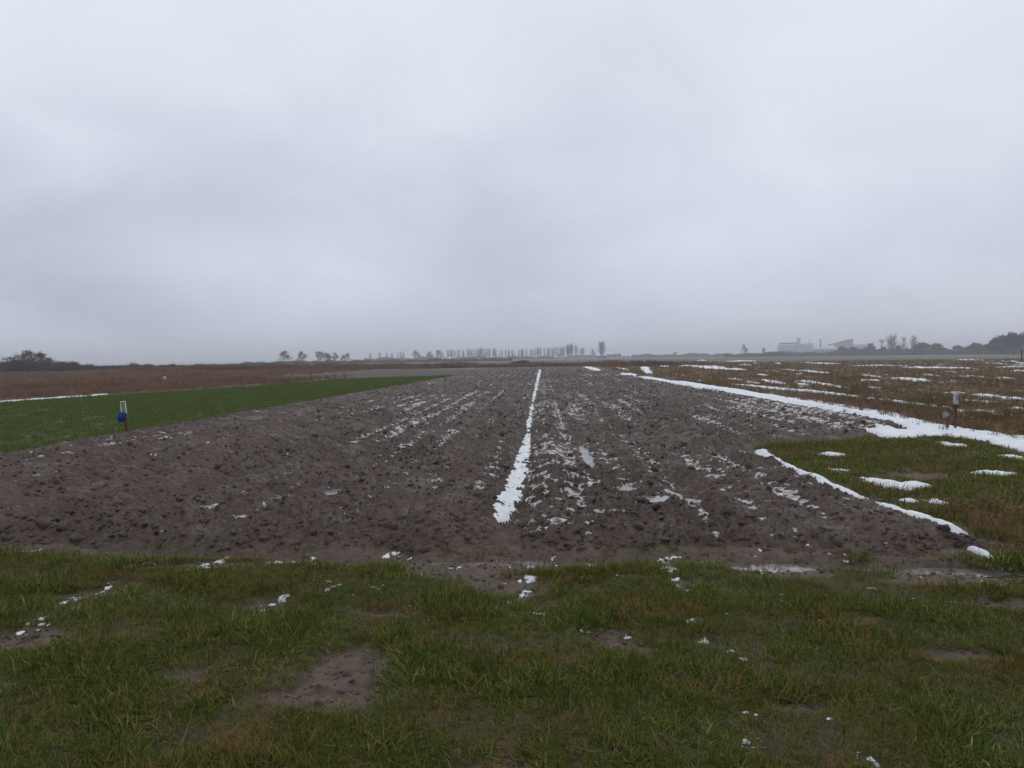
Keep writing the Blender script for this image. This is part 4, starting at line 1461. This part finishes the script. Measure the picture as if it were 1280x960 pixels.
# left edge: spreading tree, red bushes and scrub
q = (-100.65, 137.00, 4.52)
plant('bare_tree', tp(OAK), TB, *q, 7.5, 'wide spreading bare tree, tallest above the dark scrub at the left edge', 'tree', rz=.6, wf=1.25)
q = (-101.29, 141.48, 3.94)
plant('bare_tree', tp(BROAD[1]), TB, *q, 12.0, 'rounder bare tree crowding the right side of the wide spreading tree', 'tree', rz=1.2, wf=1.15)
q = (-104.26, 136.80, 3.39)
plant('bare_tree', tp(BROAD[2]), TB, *q, 12.0, 'smaller dark tree tucked against the left side of the wide spreading tree', 'tree', rz=2.0, wf=1.1)
q = (-95.55, 134.52, 3.04)
plant('shrub', sp_(BUSH[0]), (M_TWIG_RED, M_TWIG_RED), *q, 3.0, 'reddish bush against the right side of the wide spreading tree', 'shrub', wf=.95)
q = (-96.23, 127.82, 2.82)
plant('shrub', sp_(BUSH[1]), (M_SCRUB, M_SCRUB), *q, 3.0, 'dark bush at the foot of the wide spreading tree', 'shrub', wf=1.1)
SH = [(-8,451,165,1.2,'dark bush cut by the left edge of the picture'), (76,452,170,1.1,'low bush right after the reddish bush'), (92,450.5,180,1.0,'rounded bush topping the scrub right of the reddish bush'),
      (108,454,185,1.2,'low scrub bush sloping down from the rounded bush'), (128,457.5,190,1.4,'low dark bush left of the lone dome bush'), (145,457,200,1.2,'small dark bush close to the left of the lone dome bush'),
      (166,451.5,190,.75,'lone dome-shaped dark bush on the left skyline'), (184,456.5,200,1.2,'low bush right of the lone dome bush')]
for i, (a, b, D, wf, lab) in enumerate(SH):
    pass
LEFT_SHRUBS = [((-102.17, 129.56, 2.30), 1.2, SH[0][4]), ((-96.49, 139.97, 2.03), 1.1, SH[1][4]), ((-100.24, 149.50, 2.28), 1.0, SH[2][4]), ((-101.02, 154.98, 1.64), 1.2, SH[3][4]),
               ((-101.11, 160.86, 1.05), 1.5, SH[4][4]), ((-103.98, 170.84, 1.07), 1.3, SH[5][4]), ((-95.81, 164.08, 1.98), .8, SH[6][4]), ((-98.14, 174.27, 1.02), 1.4, SH[7][4])]
for i, (q, wf, lab) in enumerate(LEFT_SHRUBS):
    plant('shrub', sp_(BUSH[i % 4]), (M_SCRUB, M_SCRUB), *q, 3.0, lab, 'shrub', 'bushes along the left skyline', rz=i * 1.3, wf=wf)

# five separate bare trees standing left of centre
for i, (q, lab, b, wf) in enumerate([
        ((-144.09, 394.51, 7.65), 'leftmost of the five bare field trees on the left skyline', 2, .95), ((-138.46, 407.10, 7.48), 'second of the five bare field trees, standing alone between leftmost and third', 0, .95),
        ((-132.22, 419.67, 7.29), 'third of the five bare field trees, in the middle of the group', 1, 1.05), ((-126.26, 431.92, 6.84), 'fourth of the five bare field trees, close right of the middle one', 3, .85),
        ((-124.76, 453.14, 6.23), 'smallest and last of the five bare field trees', 1, .75), ((-112.20, 630.09, 9.92), 'lone round bare tree left of the poplar row', 0, .9),
        ((-103.62, 651.82, 9.46), 'left half of the paired bare trees before the poplar row', 3, .95), ((-95.73, 653.02, 10.10), 'right half of the paired bare trees before the poplar row', 1, .8)]):
    plant('bare_tree', tp(BROAD[b]), TB, *q, 12.0, lab, 'tree', 'bare trees left of centre', rz=i * 1.1 + .4, wf=wf * 1.08)
for i, (q, wf) in enumerate([((-132.68, 435.23, 6.70), .9), ((-124.54, 411.57, 5.95), .7), ((-125.81, 447.66, 5.20), .7)]):
    plant('bare_tree', tp(BROAD[i]), TB, *q, 12.0, ['slight tree squeezed between the third and fourth field trees', 'sapling filling the gap after the third field tree', 'sapling just before the last field tree'][i], 'tree', 'bare trees left of centre', rz=i * 2.1, wf=wf)

# sparse poplars on the skyline, then the long poplar row
SPARSE = [(-247.45, 1020.43, 9.88), (-234.84, 1023.40, 10.31), (-222.78, 1015.86, 10.11), (-219.83, 1036.95, 8.45), (-211.38, 1038.71, 10.09), (-207.43, 1039.51, 10.62), (-205.98, 1049.99, 10.08)]
for i, q in enumerate(SPARSE):
    plant('poplar_tree', tp(SLIM[i % 5]), TB, *q, 20.0, 'small slim bare poplar in the broken hazy row left of the lone round tree', 'tree', 'far slim poplars', rz=i, wf=1.25)
ROW = [(-118.80, 892.12, 11.56), (-114.88, 892.64, 11.01), (-110.95, 893.14, 10.47), (-107.59, 898.58, 10.97), (-105.60, 898.82, 11.45), (-100.64, 899.39, 10.89), (-95.19, 905.01, 11.87), (-92.19, 905.32, 11.33), (-89.18, 905.62, 11.80), (-86.16, 905.91, 12.27), (-83.10, 911.22, 12.79), (-80.58, 911.44, 12.25),
       (-78.05, 911.67, 12.73), (-74.93, 916.94, 12.23), (-72.38, 917.15, 12.71), (-69.33, 917.38, 12.68), (-64.60, 922.74, 11.65), (-62.04, 922.92, 12.13), (-57.25, 928.24, 10.57), (-53.63, 928.45, 11.04), (-49.00, 928.71, 10.99), (-44.88, 928.92, 10.42), (-40.67, 939.12, 10.45), (-38.08, 939.23, 9.38),
       (-32.33, 939.44, 10.87), (-29.19, 939.55, 11.87), (-27.63, 939.59, 10.81), (-22.53, 944.73, 11.31), (-17.39, 949.84, 11.30), (-14.75, 949.89, 11.79), (-11.59, 949.93, 11.75), (-7.36, 949.97, 12.74), (-3.70, 954.99, 12.75), (1.06, 955.00, 12.69), (5.32, 959.99, 12.69),
       (6.92, 959.98, 13.20), (11.69, 959.93, 12.08), (15.42, 959.88, 13.09), (18.70, 964.82, 13.64), (21.90, 964.75, 13.60), (24.03, 964.70, 13.04), (26.84, 969.63, 13.59)]
for i, q in enumerate(ROW):
    plant('poplar_tree', tp(SLIM[(i * 3) % 5]), TB, *q, 20.0, 'slim bare poplar in the long hazy row on the middle skyline', 'tree', 'poplars of the long row', rz=i * 2.4, wf=1.0 + .25 * math.sin(i * 2.7))
for i, (q, b, wf, lab) in enumerate([((29.69, 879.50, 13.38), DENSE[0], 1.0, 'thick full poplar, left of the close pair ending the long row'), ((33.58, 879.36, 14.49), DENSE[1], .85, 'thick full poplar, right and taller of the close pair'),
                                     ((40.28, 899.10, 14.01), SLIM[1], 1.0, 'slim poplar just right of the thick pair'), ((47.12, 878.74, 13.14), BROAD[1], .7, 'open wispy tree between the thick pair and the round sapling'),
                                     ((61.00, 897.93, 12.23), BROAD[0], .6, 'round-headed sapling before the tallest dense tree'), ((68.64, 857.26, 15.39), DENSE[0], 1.35, 'dense dark oval tree standing by the snowy-roofed houses')]):
    plant('bare_tree' if b in BROAD else 'poplar_tree', tp(b), TB, *q, 12.0 if b in BROAD else 20.0, lab, 'tree', rz=i * 1.7, wf=wf)
for i, (q, wf, lab) in enumerate([((201.30, 732.86, 13.48), .55, 'upright bare tree standing over the dark belt left of the silos'), ((224.53, 746.98, 9.36), .6, 'smaller upright tree between the lone tree and the silos'), ((177.87, 984.05, 7.45), 1.3, 'pale dome-shaped tree on the skyline right of the houses'),
                                  ((341.33, 723.53, 16.09), .8, 'first of three pointed trees over the right tree belt'), ((359.74, 736.88, 15.79), .6, 'middle and slimmest of three pointed trees over the right tree belt'), ((367.86, 732.85, 16.37), .7, 'last of three pointed trees over the right tree belt')]):
    plant(*(('bare_tree', tp(BROAD[i % 4])) if i < 3 else ('pointed_tree', tp(SLIM[i % 5]))), TB, *q, 12.0 if i < 3 else 20.0, lab, 'tree', rz=i * 2.2 + .3, wf=wf if i < 3 else wf * 2.4)

# low hazy wood belt on the right, with humps that can be told apart
HUMP = [((250.91, 566.96, 9.80), 1.25, 'rounded hump of hazy trees right of the sloping works hall'), ((273.24, 534.17, 9.40), 1.5, 'broad hump of hazy trees right of the pointed trees'), ((277.38, 520.73, 8.78), 1.2, 'hump of hazy trees in the middle of the right belt'),
        ((272.51, 568.01, 7.99), 1.3, 'low hump under the pointed trees'), ((287.91, 514.98, 6.84), 1.1, 'low dip of hazy trees before the last hump'), ((282.51, 483.51, 8.18), 1.2, 'last separate hump before the dark wood'),
        ((248.23, 410.83, 8.63), 1.1, 'left foot of the dark wood at the right edge'), ((247.01, 399.86, 10.95), 1.0, 'middle tree of the dark wood at the right edge'), ((240.79, 380.16, 12.04), .9, 'tall tree of the dark wood near the right edge'), ((239.82, 368.90, 12.63), .9, 'tallest tree of the dark wood cut by the right edge'),
        ((244.12, 602.41, 8.00), 1.0, 'bushy tree in front of the sloping works hall'), ((247.92, 590.03, 7.43), 1.2, 'bushy tree before the long pale works hall'), ((267.78, 581.29, 7.34), 1.1, 'bushy tree below the mushroom-shaped tower')]
HUMPTREE = [broad_tree(s, 12.0, .95, .085, 5, 3, .05) for s in (21, 22, 23)]
for i, (q, wf, lab) in enumerate(HUMP):
    plant('bare_tree', tp(HUMPTREE[i % 3]), TB, *q, 12.0, lab, 'tree', 'hazy trees of the right belt', rz=i * 1.9, wf=wf)


def belt(name, label, pts, depth, mat, n, twig, seed):
    """mass of bare scrub along a line; pts (x, y, height)"""
    rng = random.Random(seed)
    segs = []
    L = [0.0]
    for a, b in zip(pts, pts[1:]):
        L.append(L[-1] + math.hypot(b[0] - a[0], b[1] - a[1]))
    for i in range(n):
        s = rng.random() * L[-1]
        k = max(j for j in range(len(L) - 1) if L[j] <= s)
        f = (s - L[k]) / (L[k + 1] - L[k])
        a, b = pts[k], pts[k + 1]
        x, y, h = (a[c] + (b[c] - a[c]) * f for c in range(3))
        clump = .80 + .32 * math.sin(s / max(h, .5) * .9 + seed) * math.sin(s / max(h, .5) * .37 + 2 * seed)
        hh = h * clump * (1 - .65 * rng.random() ** 2)
        dv = rng.uniform(-.5, .5) * depth
        x, y = x + dv * x / math.hypot(x, y), y + dv * y / math.hypot(x, y)
        z0 = float(-.2)
        lean = .22 * h
        z1 = hh * rng.uniform(.3, .6)
        m = (x + rng.gauss(0, lean * .4), y + rng.gauss(0, lean * .4), z1)
        t = (m[0] + rng.gauss(0, lean), m[1] + rng.gauss(0, lean), hh)
        segs.append(((x, y, z0), m, twig * 1.4, twig * 1.1))
        segs.append((m, t, twig * 1.1, twig * .6))
        for c in range(3):
            g = rng.random()
            q = tuple(m[e] + (t[e] - m[e]) * g for e in range(3))
            segs.append((q, (q[0] + rng.gauss(0, lean * .8), q[1] + rng.gauss(0, lean * .8), min(h * 1.05, q[2] + rng.uniform(-.1, .2) * h)), twig, twig * .6))
    put(name, tube_set(name, segs, 3), mat, kind='stuff', label=label)


belt('scrub', 'dark low scrub along the left skyline', [(-103.65, 121.89, 2.64), (-101.40, 130.17, 2.51), (-97.43, 133.16, 2.53), (-98.29, 141.15, 2.44), (-98.78, 148.08, 1.84), (-98.84, 156.38, 1.07), (-95.97, 163.98, 1.33), (-90.82, 178.19, 1.08), (-82.76, 193.00, 1.06), (-77.63, 205.85, 1.01)], 24, M_SCRUB, 6200, .028, 1)
belt('scrub', 'grey scrub at the feet of the bare field trees', [(-157.63, 367.63, 1.19), (-130.94, 388.53, 1.82), (-109.00, 405.61, 1.71), (-82.70, 411.78, 1.63), (-56.83, 426.23, 1.84), (-18.90, 429.58, 1.60)], 40, M_TWIG, 5600, .09, 2)
belt('treeline', 'low hazy hedges under the poplar row', [(-200.12, 795.21, 4.14), (-143.89, 807.28, 4.32), (-72.31, 816.81, 4.33), (-17.80, 819.81, 4.10), (36.62, 819.18, 4.03), (73.39, 826.75, 3.86)], 60, M_TWIG, 3600, .16, 3)
belt('treeline', 'flat hazy dark wood on the skyline right of the houses', [(94.20, 895.06, 4.35), (146.92, 887.93, 4.32), (174.96, 882.83, 4.90), (224.07, 850.99, 3.88), (249.10, 812.68, 4.65), (273.88, 783.51, 4.96)], 70, M_TWIG, 4200, .17, 4)
belt('treeline', 'dark hedge belt below the silos', [(153.50, 621.32, 3.05), (181.50, 613.73, 3.65), (211.19, 604.15, 4.19), (244.71, 591.37, 4.60), (271.54, 568.48, 5.86), (290.32, 536.48, 6.32), (298.05, 497.56, 6.67), (288.55, 432.60, 6.77)], 50, M_TWIG, 7000, .13, 5)
belt('scrub', 'reddish bushes beyond the far end of the ploughed field', [(-6.60, 149.85, 1.02), (-4.04, 147.94, 1.24), (-1.24, 145.99, 0.89)], 6, M_SCRUB, 500, .03, 6)
belt('scrub', 'reddish brown bushes behind the far weeds', [(9.16, 149.72, 0.65), (14.07, 149.34, 1.01), (18.11, 148.90, 0.88), (20.04, 148.66, 0.44)], 8, M_SCRUB, 700, .03, 7)
belt('scrub', 'brown bushes beyond the wheat', [(-42.84, 159.34, 0.53), (-37.72, 160.63, 0.82), (-32.50, 161.77, 0.84), (-28.98, 162.43, 0.51), (-17.66, 159.02, 0.58)], 12, M_SCRUB, 900, .03, 8)


# ------------------------------------------------------------------ far buildings
M_WALL = mat_plain('pale_render', (.40, .40, .38), (.52, .51, .49), .3, .85)
M_ROOFDARK = mat_plain('dark_roof', (.07, .06, .06), (.12, .10, .10), .4, .85)
M_ROOFSNOW = mat_plain('snow_covered_roof', (.50, .51, .53), (.66, .67, .69), .4, .8)
M_SILO = mat_plain('galvanised_silo', (.36, .42, .41), (.50, .55, .54), .12, .6)
M_WORKS = mat_plain('grey_works_wall', (.22, .23, .24), (.33, .34, .35), .12, .85)
M_STEEL = mat_plain('dark_steel', (.09, .09, .10), (.14, .14, .15), .3, .7)
M_GLASS = mat_plain('dark_window', (.03, .035, .04), (.06, .065, .07), .6, .2, .5, 0)
M_CHIM = mat_plain('chimney_brick', (.13, .10, .10), (.20, .16, .15), .3, .85)


def gable(name, L, W, h, over=.3):
    V = [(-L / 2 - over, -W / 2 - over, 0), (L / 2 + over, -W / 2 - over, 0), (L / 2 + over, W / 2 + over, 0), (-L / 2 - over, W / 2 + over, 0), (-L / 2 - over, 0, h), (L / 2 + over, 0, h)]
    return mesh_np(name, V, [(0, 1, 5, 4), (2, 3, 4, 5), (3, 2, 1, 0)], [(1, 2, 5), (3, 0, 4)], False)


def house(q, L, label, roof, W=8.0, group=None):
    x, y, h = q
    z = float(ground_low(np.array([x]), np.array([y]))[0])
    t = thing('house', label, 'house', (x, y, z), math.atan2(-x, y), group)
    h = h - z
    wh = h * .55
    put('wall', box_mesh('wall', [(0, 0, wh / 2, L, W, wh)]), M_WALL, t)
    put('roof', gable('roof', L, W, h - wh), roof, t, loc=(0, 0, wh))
    put('chimney', box_mesh('chimney', [(L * .2, 0, h - .1, .7, .7, 1.4)]), M_CHIM, t)
    nw = max(2, int(L / 4))
    for i in range(nw):
        put('window', box_mesh('window', [(0, 0, 0, 1.1, .12, 1.2)]), M_GLASS, t, loc=(-L / 2 + L * (i + .5) / nw, -W / 2 - .02, wh * .55))
    return t


for (q, L, lab, rf) in [((66.45, 696.84, 3.83), 11, 'pale house with a low roof right of the dense oval tree', M_ROOFDARK), ((72.64, 716.33, 4.15), 9, 'house with a grey gable behind the pale house', M_ROOFDARK),
                        ((77.04, 675.62, 4.34), 9, 'house with a bright snow-covered roof, rightmost on the skyline', M_ROOFSNOW), ((38.36, 799.08, 3.76), 22, 'long dark-roofed house under the poplar row', M_ROOFDARK),
                        ((51.53, 798.34, 3.59), 12, 'small dark-roofed house beside the long one', M_ROOFDARK), ((18.07, 799.80, 3.14), 13, 'low house with snow on its roof under the poplars', M_ROOFSNOW),
                        ((-109.21, 792.51, 3.16), 13, 'far house with a pale roof left of the poplar row', M_ROOFSNOW)]:
    house(q, L, lab, rf)


def works(px, name, label, cat):
    x, y, h = px
    return thing(name, label, cat, (x, y, float(ground_low(np.array([x]), np.array([y]))[0])), math.atan2(-x, y)), h


# grain elevator: a bank of silos, gallery on posts over it, head house
D = 1100.0
S = D / 900.0 * 1.10               # metres per picture pixel at that distance
t, h = works((355.98, 1040.81, 15.70), 'grain_elevator', 'pale green-grey block of grain silos with a gallery along its top', 'silo')
for i in range(9):
    prof = [(2.65, 0), (2.65, h * .93), (2.2, h * .97), (.4, h)]
    lathe_obj('silo', prof, M_SILO, t, 16, loc=((-9 + i * 4.6 - 16) * .92 + 3, 0, 0))
put('gallery', box_mesh('gallery', [(-8, 0, h + 1.6, 24, 2.6, 1.7)]), M_STEEL, t)
for i in range(7):
    put('gallery_post', box_mesh('gallery_post', [(0, 0, .45, .6, 1.6, 1.5)]), M_STEEL, t, loc=(-18.5 + i * 3.4, 0, h))
put('head_house', box_mesh('head_house', [(5.6, 0, (h + 8.4) / 2, 4.6, 5.5, h + 8.4)]), M_SILO, t)
put('head_house_roof', box_mesh('head_house_roof', [(5.6, 0, h + 8.7, 5.4, 6.2, .55)]), M_STEEL, t)
put('work_block', box_mesh('work_block', [(16.8, 1, (h + .8) / 2, 17, 8, h + .8)]), M_SILO, t)
for i in range(5):
    put('window', box_mesh('window', [(0, 0, 0, 1.2, .2, h * .6)]), M_WORKS, t, loc=(10.5 + i * 3.2, -3.05, h * .5))

t, h = works((381.21, 1053.13, 22.69), 'lattice_mast', 'thin lattice mast rising from the right end of the silos', 'mast')
segs = []
for c in ((-.5, -.5), (.5, -.5), (.5, .5), (-.5, .5)):
    segs.append(((c[0], c[1], 0), (c[0] * .5, c[1] * .5, h), .14, .12))
for i in range(16):
    z0, z1 = h * i / 16, h * (i + 1) / 16
    segs += [((-.5, -.5, z0), (.45, -.45, z1), .08, .08), ((.5, .5, z0), (-.45, .45, z1), .08, .08), ((.5, -.5, z0), (.45, .45, z1), .08, .08)]
put('lattice', tube_set('lattice', segs, 4), M_STEEL, t)

t, h = works((388.02, 1029.29, 22.90), 'factory_chimney', 'tall dark factory chimney standing alone right of the silos', 'chimney')
lathe_obj('chimney_stack', [(1.25, 0), (.85, h * .97)], M_CHIM, t, 16)
lathe_obj('chimney_rim', [(1.0, h * .96), (1.08, h * .97), (1.08, h), (.75, h)], M_STEEL, t, 16)

t, h = works((386.09, 1008.63, 10.42), 'work_shed', 'low grey works shed at the foot of the tall chimney', 'building')
put('wall', box_mesh('wall', [(0, 0, h * .4, 32, 12, h * .8)]), M_WORKS, t)
put('roof', gable('roof', 32, 12, h * .2), M_WALL, t, loc=(0, 0, h * .8))
for i in range(6):
    put('window', box_mesh('window', [(0, 0, 0, 2.4, .2, 1.6)]), M_GLASS, t, loc=(-13 + i * 5.2, -6.05, h * .5))

t, h = works((415.90, 1018.34, 21.45), 'loading_hall', 'tall works hall with a slanting top between the chimney and the long hall', 'building')
V = []
for yy in (-5, 5):
    V += [(-12, yy, 0), (11.5, yy, 0), (11.5, yy, h), (4, yy, h - .8), (-12, yy, h - 5.2)]
put('wall', mesh_np('wall', V, [(0, 1, 6, 5), (1, 2, 7, 6)], None, False), M_WORKS, t)
me = bpy.data.meshes.new('front')
me.from_pydata(V, [], [(0, 1, 2, 3, 4), (9, 8, 7, 6, 5), (0, 4, 9, 5)])
put('front', me, M_WORKS, t)
me = bpy.data.meshes.new('roof')
W2 = [(x_, yy * 1.12, z_ + .25) for (x_, yy, z_) in V]
me.from_pydata(W2, [], [(4, 3, 8, 9), (3, 2, 7, 8)])
put('roof', me, M_STEEL, t)
put('conveyor', tube_set('conveyor', [((-20, -3, h - 8), (10, -3, h - .5), 1.0, 1.0)], 6), M_STEEL, t)

t, h = works((441.31, 1029.39, 14.34), 'long_hall', 'long pale works hall right of the slanting hall', 'building')
put('wall', box_mesh('wall', [(0, 0, h * .42, 30, 14, h * .84)]), M_WALL, t)
put('roof', gable('roof', 30, 14, h * .16), M_WORKS, t, loc=(0, 0, h * .84))
for i in range(6):
    put('window', box_mesh('window', [(0, 0, 0, 2.8, .2, 2.2)]), M_GLASS, t, loc=(-12.5 + i * 5, -7.05, h * .55))

t, h = works((458.88, 999.71, 20.50), 'water_tower', 'mushroom-shaped water tower above the right tree belt', 'tower')
lathe_obj('shaft', [(1.3, 0), (1.0, h - 5)], M_WORKS, t, 14)
lathe_obj('tank', [(1.0, h - 5.2), (3.4, h - 3.2), (3.6, h - .8), (1.2, h)], M_WORKS, t, 18)

# low hills beyond the valley on the left
def hills():
    xs = np.linspace(-3600, -100, 90)
    ys = np.linspace(2600, 4200, 14)
    X, Y = np.meshgrid(xs, ys)
    prof = np.sin(np.clip((Y - 2600) / 1600, 0, 1) * math.pi)
    Z = -6 + prof * (9 + 7 * fbm(X / 700, Y / 900, 3, 401)) * (1 - sstep(-900, -100, X))
    put('hills', grid_mesh('hills', xs, ys, Z, np.ones((13, 89), bool), {'cover': np.tile(np.array([.06, .065, .05]), (X.size, 1)).reshape(*X.shape, 3)}), M_GROUND, kind='structure')


hills()

# ------------------------------------------------------------------ damp winter air
def haze():
    me = box_mesh('haze', [(0, 2150, 16.0, 9000, 5300, 54)])
    m = bpy.data.materials.new('damp_air')
    m.use_nodes = True
    t = NT(m.node_tree)
    v = t.n('ShaderNodeVolumePrincipled')
    v.inputs['Color'].default_value = (.93, .95, 1.0, 1)
    v.inputs['Density'].default_value = .00068
    v.inputs['Anisotropy'].default_value = .0
    t.n('ShaderNodeOutputMaterial', Volume=v)
    put('haze', me, m, kind='stuff', label='pale damp haze over the fields')


haze()
